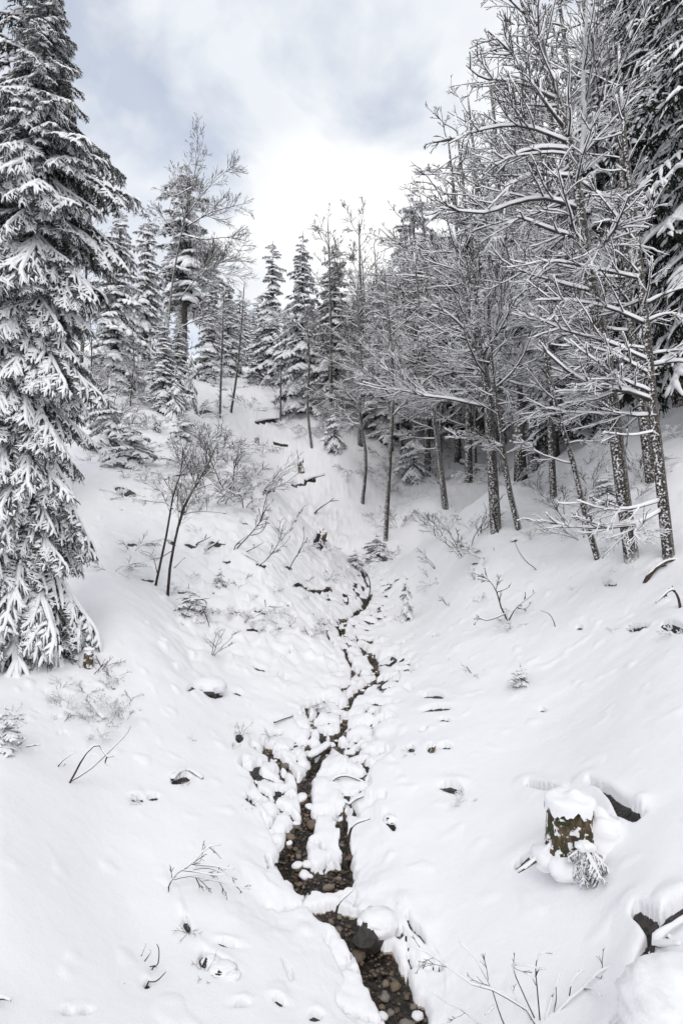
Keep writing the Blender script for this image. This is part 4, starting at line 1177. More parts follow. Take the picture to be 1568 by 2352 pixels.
# ---- stones and pebbles in the brook
def stones():
    bare = np.where((GSD0 < 0.05) & (GSD < 0.01) & (GY < 21))[0]
    p = (GY[bare]) ** 2; p = p / p.sum()
    pick = rd.choice(bare, 2500, p=p)
    kinds = []
    for i in range(8):
        V, _, T = blob(rd, 1.0, rd.uniform(.7, 1), rd.uniform(.5, .75), 0.3, 1.2, 2)
        kinds.append(mesh_from('stone', V, tris=T, mats=[M_STONE]))
    caps = []
    for i in range(4):
        V, _, T = blob(rd, 1.06, 0.95, 0.55, 0.15, 1.2, 2, flat=0.35); V[:, 2] += 0.42
        caps.append(mesh_from('stone_snow', V, tris=T, mats=[M_SNOW]))
    n = 0; peb = Geo()
    for j, i in enumerate(pick):
        x, y = GX[i] + rd.normal(0, .01), GY[i] + rd.normal(0, .02)
        z = GSOIL[i]
        if n < 280 and rd.uniform() < 0.35:
            s = min(0.16, rd.lognormal(math.log(0.036), 0.45))
            cap = s > 0.045 and rd.uniform() < 0.45
            o = link('stone', kinds[int(rd.integers(8))], None, (x, y, z + s * 0.2), (rd.uniform(-.3, .3), rd.uniform(-.3, .3), rd.uniform(0, 6.28)), (s, s, s))
            if cap:
                link('snow_cap', caps[int(rd.integers(4))], o)
                tag(o, 'brown stone in the brook wearing a small cap of snow', 'stone', 'snow-capped stones in the brook')
            else:
                tag(o, 'wet brown stone lying bare in the brook', 'stone', 'bare stones in the brook')
            n += 1
        else:
            s = rd.uniform(0.008, 0.026) * (1 + 0.03 * y)
            V, q, T = blob(rd, s, s * rd.uniform(.6, 1), s * .6, 0.2, 1.0, 1)
            peb.add(V + np.array((x, y, z + s * .15)), None, T)
    o = link('pebbles', peb.mesh('pebbles', [M_STONE])); tag(o, 'small wet pebbles covering the brook bed', 'pebbles', None, 'stuff')
stones()

def bed_z(x, y):
    return float(zbase(x, y))
# ---- sticks drawn along their lines in the photograph; each stands where its foot stands
def stick(name, label, cat, lines, rad, snow=0.0, lean=0.0, twigs=0, seed=0, group=None, material=None, dd=None):
    r = np.random.default_rng(seed + 500)
    if np.isscalar(lines[0][0]): lines = [lines]
    px, py = lines[0][0]
    p0 = hit(px, py) if dd is None else P3(px, py, dd)
    g, s = Geo(), Geo()
    Ls = []
    for li, pts in enumerate(lines):
        q = []
        off = r.uniform(-.25, .25) if li else 0.0
        for i, (a, b) in enumerate(pts):
            q.append(P3(a, b, p0[1] + lean * i / max(1, len(pts) - 1) + (off * i / max(1, len(pts) - 1))) - p0)
        q = resample(q, 9); 
        if li == 0: q[0] -= np.array((0, 0, 0.05))
        Ls.append(q)
        R = rad * (1.0 if li == 0 else 0.75) * np.linspace(1, 0.4, 9)
        g.tube(q, R, 6)
        if snow: snow_on(s, q[None], R[None], 5, r=r, gain=snow, minr=rad * 0.5)
    if twigs:
        A = np.array(Ls); l = np.linalg.norm(np.diff(A, axis=1), axis=2).sum(1)
        B, lb, pb, _ = sprout(r, A, l, twigs, 0.25, (0.4, 0.8), (0.2, 0.4), 5, 0.16, 0.02, 0.8)
        g.tube(B, np.full((len(B), 5), rad * 0.42) * np.linspace(1, 0.6, 5), 4)
        C, lc, pc, _ = sprout(r, B, lb, 3, 0.25, (0.4, 0.8), (0.3, 0.6), 3, 0.16, 0.02, 0.8)
        g.tube(C, np.full((len(C), 3), rad * 0.3), 4)
    root = thing(name, p0, label, cat, group)
    link('stems', g.mesh(name + '_stems', [material or M_STICK]), root)
    if snow and s.n: link('snow_load', s.mesh(name + '_snow', [M_SNOW]), root)
    return root
def c6(*pts): return [(784 + x * .5, 1442.6 + y * .5) for x, y in pts]
def c5(*pts): return [(x * .5, 1442.6 + y * .5) for x, y in pts]
def c3(*pts): return [(x * .5, 690 + y * .5) for x, y in pts]
def cz(*pts): return [(376.3 + .28 * x, 1097.6 + .28 * y) for x, y in pts]
stick('bare_bush', 'bare bush with long thin stems fanning out at the bottom right of the snowfield', 'bush',
  [c6((905,1819),(850,1755),(760,1700),(690,1662),(597,1637),(530,1590),(450,1530),(390,1490),(312,1458)), c6((750,1830),(725,1770),(690,1660),(645,1575),(600,1500),(542,1447)), c6((885,1790),(830,1670),(785,1555),(840,1550),(890,1562)),
   c6((910,1800),(897,1650),(890,1562),(905,1505),(938,1490)), c6((935,1800),(970,1690),(1003,1582)), c6((958,1810),(983,1720),(985,1655)), c6((950,1819),(1030,1720),(1110,1655),(1160,1600),(1210,1565),(1273,1548)),
   c6((1110,1655),(1180,1635),(1320,1622)), c6((1045,1690),(1060,1620),(1110,1570)), c6((640,1830),(560,1760),(480,1720),(418,1675)), c6((870,1800),(800,1700),(758,1598)), c6((893,1640),(870,1600),(838,1585)), c6((700,1740),(672,1768),(660,1772)), c6((800,1720),(720,1670),(640,1645),(597,1637)), c6((890,1600),(905,1570),(930,1568)), c6((1110,1655),(1150,1660),(1190,1690))],
  0.0075, snow=0.25, lean=-0.1, twigs=1, seed=1)
stick('bare_branch', 'bare branch with a spray of fine twigs bent right, alone on the left snowfield', 'branch',
  [c5((778,1215),(775,1185),(795,1150),(830,1112),(885,1085),(920,1040),(960,1005),(1015,995)), c5((885,1085),(960,1092),(1020,1100),(1072,1112)), c5((798,1155),(870,1140),(960,1155),(1060,1180),(1148,1202)), c5((850,1115),(950,1102),(1020,1125),(1078,1150)), c5((960,1005),(990,1030),(1015,1060)), c5((900,1145),(915,1180),(922,1225)), c5((830,1112),(900,1120),(980,1135),(1040,1130))],
  0.010, snow=0.3, twigs=3, seed=2)
stick('bare_branch', 'forked bare branch standing out of the snow on the left bank below the big spruce', 'branch',
  [c5((310,714),(350,660),(375,610),(410,560),(450,535),(470,560),(492,592),(524,588)), c5((312,712),(400,660),(470,600),(540,530),(580,490),(602,450)), c5((492,592),(485,620),(508,638))], 0.013, snow=0.2, seed=3)
stick('bare_twig', 'short bare twig left of the forked branch on the left bank', 'branch', [c5((262,640),(300,600),(345,570)), c5((275,655),(295,625),(305,632)), c5((262,665),(275,680),(290,684))], 0.009, snow=0.2, seed=4)
stick('bare_twig', 'cluster of upright dead twigs low on the left, above the small hollow', 'branch', [c5((690,1562),(725,1545),(731,1480),(720,1450)), c5((650,1505),(672,1450)), c5((665,1532),(692,1490),(690,1478)), c5((690,1556),(715,1550),(722,1560))], 0.007, seed=5)
stick('bare_twig', 'hooked dead twig rising from the small hollow low on the left', 'branch', [c5((672,1622),(720,1620),(762,1580)), c5((610,1692),(585,1660),(572,1630))], 0.008, seed=6)
stick('bare_twig', 'dark stick end lying at the left edge near the bottom corner', 'branch', [c5((-20,1700),(20,1702),(52,1712))], 0.012, snow=0.5, seed=7)
stick('bare_twig', 'frosted twig with small side shoots left of the left-edge bush', 'branch', [c5((40,548),(80,540),(120,510)), c5((60,500),(90,530)), c5((20,440),(70,415),(125,440)), c5((120,545),(190,535))], 0.012, snow=0.3, seed=8, twigs=2)
# left spur: arching sticks
stick('arched_sapling', 'dark sapling arching up in a wide bow at the right end of the left spur', 'sapling', [cz((575,595),(650,525),(700,470),(760,400),(800,340),(822,230),(852,120)), cz((712,472),(790,450),(835,390),(842,330)), cz((575,595),(600,540),(690,470)), cz((800,340),(840,250),(905,180))], 0.026, snow=0.6, twigs=4, seed=9)
stick('arched_sapling', 'slim sapling bent upward, second bow from the spur end', 'sapling', [cz((758,727),(830,682),(900,600),(955,500),(978,385)), cz((925,595),(1000,530),(1042,468))], 0.019, snow=0.6, twigs=3, seed=10)
stick('arched_sapling', 'slim sapling bent upward nearest the brook on the left spur', 'sapling', [cz((1033,732),(1088,640),(1140,560),(1182,490)), cz((1100,620),(1150,500),(1138,400))], 0.018, snow=0.6, twigs=3, seed=11)
stick('bare_twig', 'thin twig on the crest of the left spur against the far slope', 'branch', [cz((1076,372),(1108,295),(1157,225)), cz((1108,295),(1135,270),(1140,240))], 0.016, twigs=2, seed=12)
stick('bare_twig', 'long straight stick leaning right in the brush of the left spur', 'branch', [cz((640,622),(730,580),(817,530))], 0.022, snow=0.5, twigs=1, seed=13)
stick('bare_twig', 'snowy stick slanting from a dark hollow on the left spur', 'branch', [cz((360,582),(410,550),(455,510))], 0.028, snow=0.6, twigs=1, seed=14)
stick('bare_twig', 'snowy forked stick left of the slanting stick on the left spur', 'branch', [cz((265,540),(330,510),(385,482)), cz((330,510),(345,480),(350,460))], 0.025, snow=0.6, seed=15)
stick('arched_sapling', 'curved sapling high on the crest of the left spur', 'sapling', [cz((500,212),(560,125),(578,50)), cz((690,315),(730,230),(722,130)), cz((540,160),(590,90),(640,60))], 0.02, snow=0.6, twigs=5, seed=16)
stick('fallen_branch', 'dead branch lying down the slope under the arching saplings', 'branch', [cz((590,640),(640,690),(698,745)), cz((640,620),(700,650),(778,692)), cz((600,660),(640,675),(700,670))], 0.022, snow=0.7, seed=17)
stick('fallen_branch', 'tangle of snowy sticks on the left bank above the brook', 'branch', [cz((790,1100),(850,1115),(900,1100)), cz((830,1000),(835,1060)), cz((860,1055),(920,1060),(985,1058)), cz((700,1180),(760,1195),(815,1220)), cz((740,1140),(745,1090),(760,1060)), cz((830,1140),(900,1180),(930,1195))], 0.018, snow=0.7, seed=18)
stick('fallen_branch', 'bent bough over the frosted bush below the forked little tree', 'branch', [cz((120,1100),(150,1030),(230,995),(330,1000),(352,1040),(330,1090)), cz((240,1000),(310,995),(380,985)), cz((330,1090),(360,1170),(375,1225))], 0.022, snow=0.8, seed=19)
stick('fallen_branch', 'dead grey branch stranded on the open far slope', 'branch', [cz((1235,285),(1290,240),(1350,200),(1392,165)), cz((1365,190),(1400,188),(1432,185)), cz((1235,285),(1260,280))], 0.05, snow=0.6, seed=20)
stick('bare_twig', 'dark twig arching over the brook at its upper bend', 'branch', [(846,1378),(850,1345),(843,1320),(826,1300)], 0.025, snow=0.3, seed=21)
stick('fallen_branch', 'snow-covered stick leaning across the brook near the small fall', 'branch', [(770,2104),(778,2075),(795,2058),(812,2043)], 0.016, snow=1.1, seed=22)
stick('fallen_branch', 'curved snowy branch bowing out of the right bank beside the brook', 'branch', [(758,1792),(790,1782),(820,1790),(850,1806)], 0.018, snow=0.9, seed=23)
stick('fallen_branch', 'frosted sticks fanned over the dark gap right of the snow island', 'branch', [(800,1925),(812,1895),(850,1880)], 0.022, snow=1.0, seed=24)
stick('bare_twig', 'snowy twigs hanging into the brook beside the snow island', 'branch', [(792,1895),(788,1868),(797,1845)], 0.016, snow=1.0, twigs=3, seed=25)
stick('bare_twig', 'thin sapling hooked over at the foot of the stout bank-lip tree', 'sapling', [(1130,1175),(1140,1215),(1152,1240),(1166,1255)], 0.035, snow=0.4, seed=26, dd=18.5)
stick('bare_twig', 'long thin twig drooping onto the snow below the bent tree', 'branch', [(1234,1309),(1208,1290),(1190,1265),(1180,1240)], 0.012, seed=27)
stick('snowy_branch', 'gnarled snow-lined branch sprawling on the right slope above the snowfield', 'branch', [c3((0,0))[:0] + [(1168,1430),(1150,1395),(1140,1360),(1120,1330),(1085,1315)], [(1168,1425),(1185,1395),(1215,1372),(1228,1360)], [(1140,1360),(1165,1350),(1175,1335)], [(1160,1410),(1120,1425),(1100,1420),(1090,1432)], [(1185,1395),(1205,1398),(1222,1380)]], 0.022, snow=0.9, twigs=4, seed=28)
stick('fallen_branch', 'dark roots and branches at the foot of the right edge tree', 'branch', [(1480,1335),(1500,1310),(1530,1290),(1558,1285)], 0.05, snow=0.6, twigs=2, seed=29)
stick('snowy_branch', 'snow-lined branch hanging down at the right edge of the slope', 'branch', [(1562,1400),(1555,1370),(1540,1355),(1505,1385)], 0.025, snow=0.9, twigs=4, seed=30)
stick('bare_twig', 'single thin twig bowed on the right slope', 'branch', [(1275,1438),(1262,1412),(1240,1402)], 0.010, seed=31)
# frosted hoop of branches in the bottom right hole
stick('snowy_branch', 'thick snow-covered branch hoop over the dark hole at bottom right', 'branch', [[(1494,2200),(1500,2170),(1515,2150),(1545,2128),(1575,2110)], [(1494,2200),(1520,2195),(1550,2192),(1580,2180)], [(1505,2172),(1530,2172),(1560,2170)], [(1530,2150),(1545,2170),(1552,2192)]], 0.016, snow=2.0, seed=32)
stick('snowy_branch', 'snow-covered sticks leaning in the gap left of the bottom right mound', 'branch', [[(1420,2352),(1440,2320),(1455,2285)], [(1450,2352),(1462,2320),(1470,2300)], [(1405,2360),(1430,2335),(1452,2325)]], 0.014, snow=1.8, seed=33)

# ---- the forked little tree on the left bank
def forked_tree():
    r = np.random.default_rng(77)
    lines = [c3((770,1345),(785,1200),(810,1080),(840,960),(880,880),(930,800),(980,700),(1000,640)), c3((715,1290),(755,1130),(780,990),(800,880),(830,800),(840,700),(838,660)),
             c3((840,985),(900,970),(980,972),(1040,978)), c3((795,960),(760,930),(700,925),(640,915)), c3((812,1050),(860,930),(905,850),(960,790),(1010,770)), c3((800,880),(770,850),(740,800),(700,790)), c3((880,880),(950,850),(1010,830),(1060,790)), c3((790,1150),(740,1180),(690,1190)), c3((830,800),(870,740),(890,680)), c3((800,1230),(830,1200),(850,1180)), c3((725,1260),(700,1170),(650,1150))]
    p0 = hit(*lines[0][0])
    root = thing('bare_tree', p0, 'small forked bare tree on the left bank, two thin stems splayed and crown fine', 'tree')
    tw = Geo(); A = []
    for i, pts in enumerate(lines):
        q = resample([P3(a, b, p0[1] + (0.25 * math.sin(i * 2.1)) * k / len(pts)) - p0 for k, (a, b) in enumerate(pts)], 10)
        if i < 2: q[0] -= np.array((0, 0, 0.15))
        R = (0.040, 0.034)[i] * np.linspace(1, 0.3, 10) if i < 2 else 0.013 * np.linspace(1, 0.5, 10)
        g, s = Geo(), Geo(); g.tube(q, R, 6); snow_on(s, q[None], R[None], 5, r=r, gain=0.35, minr=0.006)
        o = link('trunk' if i < 2 else 'limb', g.mesh('forked_limb', [M_DARKTWIG]), root); link('snow_load', s.mesh('forked_limb_snow', [M_SNOW]), o)
        A.append(q)
    A = np.array(A); l = np.linalg.norm(np.diff(A, axis=1), axis=2).sum(1)
    B, lb, pb, _ = sprout(r, A, l, 7, 0.3, (0.4, 0.8), (0.18, 0.4), 6, 0.15, 0.03, 0.8)
    tw.tube(B, np.full((len(B), 6), 0.007) * np.linspace(1, .7, 6), 4)
    C, lc, pc, _ = sprout(r, B, lb, 5, 0.2, (0.4, 0.8), (0.35, 0.6), 4, 0.15, 0.03, 0.8)
    tw.tube(C, np.full((len(C), 4), 0.005) * np.linspace(1, .7, 4), 4)
    tag(link('twigs', tw.mesh('forked_twigs', [M_DARKTWIG], smooth=False), root), kind='stuff')
forked_tree()

# ---- bushes: a few kinds, copied
r = np.random.default_rng(41)
SH = {
 'brush': (make_shrub(shrub('brush', r, 9, 1.0, 0.8, 7, 5, 0.010, 0.0, 0.02), 'bare_bush'), 1.0),
 'arch': (make_shrub(shrub('arch', r, 6, 1.0, 1.0, 6, 4, 0.013, 0.8, 0.12), 'bare_bush'), 1.0),
 'snowy': (make_shrub(shrub('snowy', r, 10, 1.0, 1.1, 6, 5, 0.012, 1.5, 0.14), 'snowy_bush'), 1.0),
 'tuft': (make_shrub(shrub('tuft', r, 8, 1.0, 0.7, 3, 2, 0.012, 0.0, 0.05, M_STICK), 'dry_tuft'), 1.0),
 'sprig': (make_shrub(shrub('sprig', r, 4, 1.0, 0.9, 4, 3, 0.012, 0.6, 0.04), 'bare_bush'), 1.0),
}
SH_USED = set()
def put_shrub(kind, px, py, hpx, label, group=None):
    p = hit(px, py); s = hpx * p[1] / F
    rz = rd.uniform(0, 6.28); root = SH[kind][0]
    nm = root.name.split('.')[0]
    sx = s * rd.uniform(0.9, 1.2)
    if kind not in SH_USED:
        SH_USED.add(kind); root.location = p; root.rotation_euler = (0, 0, rz); root.scale = (sx, sx, s)
        return tag(root, label, 'bush', group)
    return dup(root, nm, p, rz, (sx, sx, s), label, 'bush', group)
BUSHES = [
 ('brush', 1065, 1265, 150, 'wide hazy bush of fine bare twigs on the lip of the right bank'), ('brush', 1020, 1225, 90, 'smaller fine-twigged bush behind the hazy bush on the right lip'), ('arch', 1110, 1275, 80, 'arching bush at the near foot of the hazy bush on the right lip'),
 ('brush', 470, 1140, 120, 'fine bare bush behind the forked little tree'), ('brush', 525, 1120, 140, 'tall fine bush on the crest of the left spur'), ('arch', 560, 1160, 110, 'bowed snowy bush in the middle of the left spur crest'), ('brush', 600, 1130, 120, 'airy bush at the right end of the spur crest, before the far slope'), ('snowy', 575, 1100, 60, 'clump of snow-filled brush under the airy bush on the spur crest'), ('snowy', 440, 1080, 70, 'snow-filled bush left of the fine bush behind the forked tree'), ('brush', 500, 1050, 100, 'thin bush high on the spur beside the open slope'), ('snowy', 540, 1060, 50, 'round snow-filled bush high on the spur'),
 ('snowy', 285, 1140, 60, 'dark snow-streaked brush pile on the left slope beside the big spruce'), ('snowy', 250, 1070, 90, 'heavily frosted bush over the dark hollow'), ('snowy', 330, 1100, 60, 'frosted bush below the dark hollow on the left slope'), ('snowy', 370, 1110, 60, 'frosted bush between the hollow and the fine bush'), ('arch', 300, 1260, 90, 'pale arching twigs reaching from the big spruce over open snow'), ('arch', 260, 1310, 70, 'drooping twig bush at the edge of the big spruce skirt'),
 ('snowy', 402, 1352, 36, 'low snowy scrub at the foot of the forked little tree'), ('snowy', 455, 1412, 50, 'low dark brush right of the bent frosted bush'), ('tuft', 440, 1430, 45, 'dead stalks drooping below the bent frosted bush'), ('sprig', 485, 1500, 90, 'two thin bare stalks standing in clean snow on the left bank'),
 ('sprig', 560, 1425, 46, 'dark sprig in the trampled-looking brush left of the brook'), ('snowy', 600, 1420, 40, 'snow-lumped brush left of the upper brook'), ('snowy', 640, 1405, 40, 'dark snow-lumped brush nearest the upper brook, left side'), ('sprig', 590, 1455, 36, 'small sprig below the snow-lumped brush'), ('tuft', 545, 1345, 26, 'dry tuft beside the knee-high seedling on the spur'), ('sprig', 670, 1340, 50, 'bare sprig at the lower edge of the left spur'), ('sprig', 640, 1240, 70, 'bare sprig among the arching saplings'), ('arch', 690, 1260, 50, 'arched brush near the tip of the left spur'), ('snowy', 740, 1262, 50, 'snowy dead brush on the tip of the left spur'), ('snowy', 790, 1310, 30, 'small snow-lumped brush on the left side where the brook begins'),
 ('tuft', 215, 1545, 70, 'dry upright stalks around the spiky left stump'), ('tuft', 240, 1530, 55, 'dry grassy stalks right of the spiky left stump'), ('snowy', 235, 1570, 40, 'snow-flecked litter bush below the spiky left stump'), ('tuft', 200, 1590, 40, 'dead stems on the bank under the spruce skirt'), ('brush', 245, 1660, 70, 'reddish twiggy bush low on the bank under the big spruce'), ('arch', 225, 1690, 50, 'drooping twigs below the reddish twiggy bush'), ('tuft', 300, 1600, 36, 'tiny bare twig right of the left bank brush'), ('brush', 290, 1650, 50, 'wispy bare twigs right of the reddish bush'), ('tuft', 30, 1640, 40, 'dead stems above the left-edge frosted bush'),
 ('brush', 915, 1210, 60, 'flattened fan of fine twigs right of the lone gully tree'), ('brush', 870, 1200, 50, 'thin twigs left of the lone gully tree base'), ('snowy', 880, 1275, 40, 'frosted low brush right of the bush where the brook vanishes'), ('snowy', 905, 1265, 34, 'frosted brush on the lip right above the vanishing brook'),
 ('snowy', 990, 1340, 40, 'small snow-lumped tuft on the right bank below the hazy bush'), ('sprig', 1000, 1300, 60, 'bare sprig on the right bank below the hazy bush'), ('tuft', 1085, 1545, 34, 'dry frosted tuft left of the lone frosted boughs'), ('sprig', 1215, 1240, 34, 'tiny sprig right of the bent tree foot'), ('sprig', 1090, 1330, 40, 'tiny sprig midway up the right bank'), ('snowy', 1172, 1440, 40, 'snow-lumped base of the gnarled sprawling branch'), ('sprig', 1395, 1345, 30, 'small frosted sprig under the forked mossy tree'), ('brush', 1340, 1230, 120, 'wispy undergrowth beside the leaning near trunk'), ('brush', 1300, 1190, 100, 'wispy undergrowth between the straight grey trunk and leaning trunk'), ('snowy', 1545, 1455, 50, 'frosted tuft over a dark hole at the right edge'), ('snowy', 1460, 1440, 24, 'little frosted tuft over a dark slit on the right slope'),
 ('tuft', 480, 1590, 24, 'stubby dead twigs in the hollow on the left snowfield'), ('tuft', 415, 1795, 40, 'dead roots and twigs in the dark hollow, middle of the left snowfield'), ('sprig', 335, 1850, 44, 'frosted twigs in the small hollow left of the dark hollow'), ('snowy', 1075, 1835, 50, 'frosted sprig beside the dark slit on the right snowfield'), ('tuft', 945, 1730, 26, 'short dead twigs at the left end of the row of small holes'), ('tuft', 555, 1680, 36, 'short dark stalks in snow left of the brook islands'), ('tuft', 530, 1720, 26, 'reddish twiglets left of the brook islands'), ('tuft', 620, 1690, 30, 'dark twigs at the left side channel'), ('snowy', 735, 1625, 30, 'snowy brush at the brook edge where it widens'), ('tuft', 470, 2235, 50, 'dead stalks among the dark rocks low on the left'), ('tuft', 432, 2140, 40, 'dead twig poking from a slit low on the left'), ('tuft', 440, 1700, 20, 'tiny twiglets in clean snow, middle of the left bank'), ('tuft', 575, 1850, 26, 'few stalks by a shallow dent left of the brook'),
 ('snowy', 850, 1090, 50, 'snow-laden brush beside the crooked stem'), ('snowy', 810, 1080, 60, 'snow-laden bush under the young white spruce'), ('snowy', 930, 1060, 70, 'snow-laden brush up the gully'), ('snowy', 330, 900, 60, 'snowy undergrowth on the left rise below the slim spruce'), ('brush', 570, 940, 50, 'tiny bare bush on the open far slope'), ('brush', 640, 900, 60, 'bare brush at the top of the open far slope'), ('snowy', 1100, 1100, 60, 'snowy undergrowth left of the stout bank-lip tree'), ('snowy', 1230, 1080, 60, 'snowy undergrowth below the hanging white boughs'), ('snowy', 1350, 1060, 60, 'snowy undergrowth high on the right slope'), ('brush', 1170, 1110, 80, 'bare undergrowth right of the bent tree'),
]
for b in BUSHES: put_shrub(*b)
for i in range(16):
    put_shrub(('tuft', 'brush', 'sprig', 'tuft')[i % 4], rd.uniform(120, 262), rd.uniform(1520, 1680), rd.uniform(22, 50), 'dead stalks and twigs on the bank under the big spruce', 'dead stalks under the big spruce')
for i in range(18):
    put_shrub(('brush', 'snowy', 'arch')[i % 3], rd.uniform(420, 620), rd.uniform(1020, 1180), rd.uniform(50, 110), 'snow-dusted brush crowding the crest of the left spur', 'brush on the left spur')
for i in range(20):
    put_shrub(('tuft', 'snowy', 'sprig', 'arch')[i % 4], rd.uniform(430, 760), rd.uniform(1220, 1470), rd.uniform(18, 44), 'dead sticks poking from the lumpy snow of the left spur', 'sticks on the left spur')
for i in range(16):
    put_shrub(('tuft', 'snowy', 'sprig', 'brush')[i % 4], rd.uniform(960, 1500), rd.uniform(1190, 1460), rd.uniform(14, 40), 'small sticks poking from the snow of the right bank', 'sticks on the right bank')
for n_, (x0, x1), (y0, y1), h_, lab, grp in ((26, (200, 480), (880, 1100), 62, 'snow-filled undergrowth among the young spruces on the left rise', 'undergrowth on the left rise'), (22, (590, 850), (880, 1000), 36, 'snow-filled undergrowth under the trees at the top of the far slope', 'undergrowth at the top of the far slope'), (26, (860, 1120), (960, 1140), 44, 'snow-filled undergrowth on the gully side', 'undergrowth on the gully side'), (26, (1140, 1568), (900, 1150), 60, 'snow-filled undergrowth on the wooded right slope', 'undergrowth on the wooded right slope')):
    for i in range(n_):
        put_shrub(('snowy', 'arch', 'brush')[int(rd.integers(3))], rd.uniform(x0, x1), rd.uniform(y0, y1), h_ * rd.uniform(.7, 1.4), lab, grp)

SMALL_FR = [(a.mesh('frosted_spray', [M_NEEDLE], smooth=False), b.mesh('frosted_spray_snow', [M_SNOW])) for a, b in FR_ONE]
# ---- rotten stump in the right foreground
def stump():
    r = np.random.default_rng(9)
    p = hit(1312, 1985); d = p[1]
    k = d / F
    p0 = np.array((P3(1312, 1960, d)[0], d, P3(1310, 1964, d)[2]))
    H = (1958 - 1846) * k * 1.0
    root = thing('tree_stump', p0, 'broad mossy tree stump with a thick snow cap in the right foreground', 'stump')
    n, m = 36, 18
    a = np.arange(n) * 2 * math.pi / n
    V = []
    R0 = 47 * k
    prof_z = np.linspace(-0.12, H, m)
    for i, z in enumerate(prof_z):
        f = np.clip(z / H, 0, 1)
        flare = 1 + 0.28 * (1 - f) ** 3
        nn = 0.13 * pnoise(np.cos(a) * 3.0 + 5, np.sin(a) * 3.0 + f * 1.2, 4) + 0.10 * pnoise(np.cos(a) * 8, np.sin(a) * 8 + f * .8, 14) + 0.07 * pnoise(a * 5.1, f * 2.5 + a * 0, 8) * 1.0
        rr = R0 * flare * (1 + nn + 0.05 * np.cos(5 * a) * (1 - f))
        top = 0.06 * pnoise(np.cos(a) * 2, np.sin(a) * 2, 12) * (i == m - 1)
        V.append(np.stack([rr * np.cos(a), rr * np.sin(a), np.full(n, z) + top], 1))
    for s_, dz in ((0.7, -0.02), (0.3, -0.03)):
        V.append(V[m - 1] * np.array([s_, s_, 1]) + np.array([0, 0, dz]))
    V = np.concatenate(V); mm = m + 2
    I = np.arange(n * mm).reshape(mm, n)
    Q = np.stack([I[:-1], np.roll(I, -1, 1)[:-1], np.roll(I, -1, 1)[1:], I[1:]], -1).reshape(-1, 4)
    link('trunk', mesh_from('stump_trunk', V, quads=Q, mats=[M_STUMP]), root)
    # snow cap with an uneven lower edge draped over the rim
    n2, m2 = 96, 14; b = np.arange(n2) * 2 * math.pi / n2
    V = []
    drape = 0.05 + 0.09 * pnoise(np.cos(b) * 3 + 2, np.sin(b) * 3, 31) + 0.05 * pnoise(np.cos(b) * 5.3, np.sin(b) * 5.3, 35) + 0.02 * pnoise(np.cos(b) * 14, np.sin(b) * 14, 36)
    peak = np.array([0.30, 0.1]) * R0
    for i in range(m2):
        t = i / (m2 - 1)
        rad = R0 * 1.15 * math.sin(min(1.0, t * 1.06) * math.pi / 2) ** 0.9
        h = 0.07 * (1 - t ** 3.0)
        bx, by = rad * np.cos(b), rad * np.sin(b)
        hh = h * (1 + 0.35 * pnoise(bx * 6, by * 6, 3)) + 0.055 * np.exp(-((bx - peak[0]) ** 2 + (by - peak[1]) ** 2) / (0.35 * R0) ** 2) * (1 - t)
        z = H + hh - (drape if i == m2 - 1 else 0) - (drape * 0.45 if i == m2 - 2 else 0)
        V.append(np.stack([bx, by, z], 1))
    V = np.concatenate(V); I = np.arange(n2 * m2).reshape(m2, n2)
    Q = np.stack([I[:-1], I[1:], np.roll(I, -1, 1)[1:], np.roll(I, -1, 1)[:-1]], -1).reshape(-1, 4)
    link('snow_cap', mesh_from('stump_cap', V, quads=Q, mats=[M_SNOW]), root)
    # drift leaning on the right side and roots running out
    g = Geo()
    for az, ln, ra in ((-0.35, 0.5, .05), (0.5, 0.45, .05), (3.3, 0.42, .022)):
        t = np.linspace(0, 1, 6)[:, None]
        P = np.array([math.cos(az), math.sin(az), 0]) * (R0 * 0.8 + ln * t) + np.array([0, 0, 1]) * (0.14 * (1 - t) ** 1.5 - 0.12 * t)
        g2 = Geo(); g2.tube(P, np.linspace(ra * 1.4, ra * 0.5, 6), 8); link('root', g2.mesh('stump_root', [M_STUMP]), root)
        g.tube(P + np.array([0, 0, ra * 0.9]), np.linspace(ra * 1.5, ra * 0.6, 6), 7, 0.7)
    link('snow_load', g.mesh('stump_root_snow', [M_SNOW]), root)
    V, _, T = blob(r, 0.34, 0.26, 0.34, 0.14, 1.4, 4)
    V[:, 2] = np.where(V[:, 2] > 0, V[:, 2] * (1 - 0.25 * np.clip(V[:, 0], 0, 1)), V[:, 2])
    o = link('snow_drift', mesh_from('drift', V + np.array([R0 * 1.25, 0.06, 0.10]), tris=T, mats=[M_SNOW]), root)
    # frosted sapling bowed over in front
    for dx_, dy_, a_, b_, c_ in ((-0.10, -0.20, .22, .16, .12), (0.22, -0.16, .20, .15, .14), (-0.26, 0.0, .16, .2, .12)):
        V, _, T = blob(r, a_, b_, c_, 0.18, 1.3, 3)
        link('snow_drift', mesh_from('drift', V + np.array([dx_, dy_, -0.03]), tris=T, mats=[M_SNOW]), root)
    q = p0 + np.array((0.0, -R0 * 1.6, -0.02))
    rt = thing('frosted_sapling', q, 'small drooping sapling caked in frost, bowed over in front of the mossy stump', 'sapling')
    for i in range(13):
        az = -2.9 + i * 0.49 + r.uniform(-.2, .2); kx = int(r.integers(4)); L = 0.28 * r.uniform(.75, 1.2)
        M = Matrix.Rotation(az, 3, 'Z') @ Matrix.Rotation(0.55 + r.uniform(-.15, .5), 3, 'Y')
        bb = link('branch', SMALL_FR[kx][0], rt, (0, 0, 0.25 + r.uniform(-.06, .04)), M.to_euler(), (L, L * 1.1, L * 1.2)); link('snow_load', SMALL_FR[kx][1], bb)
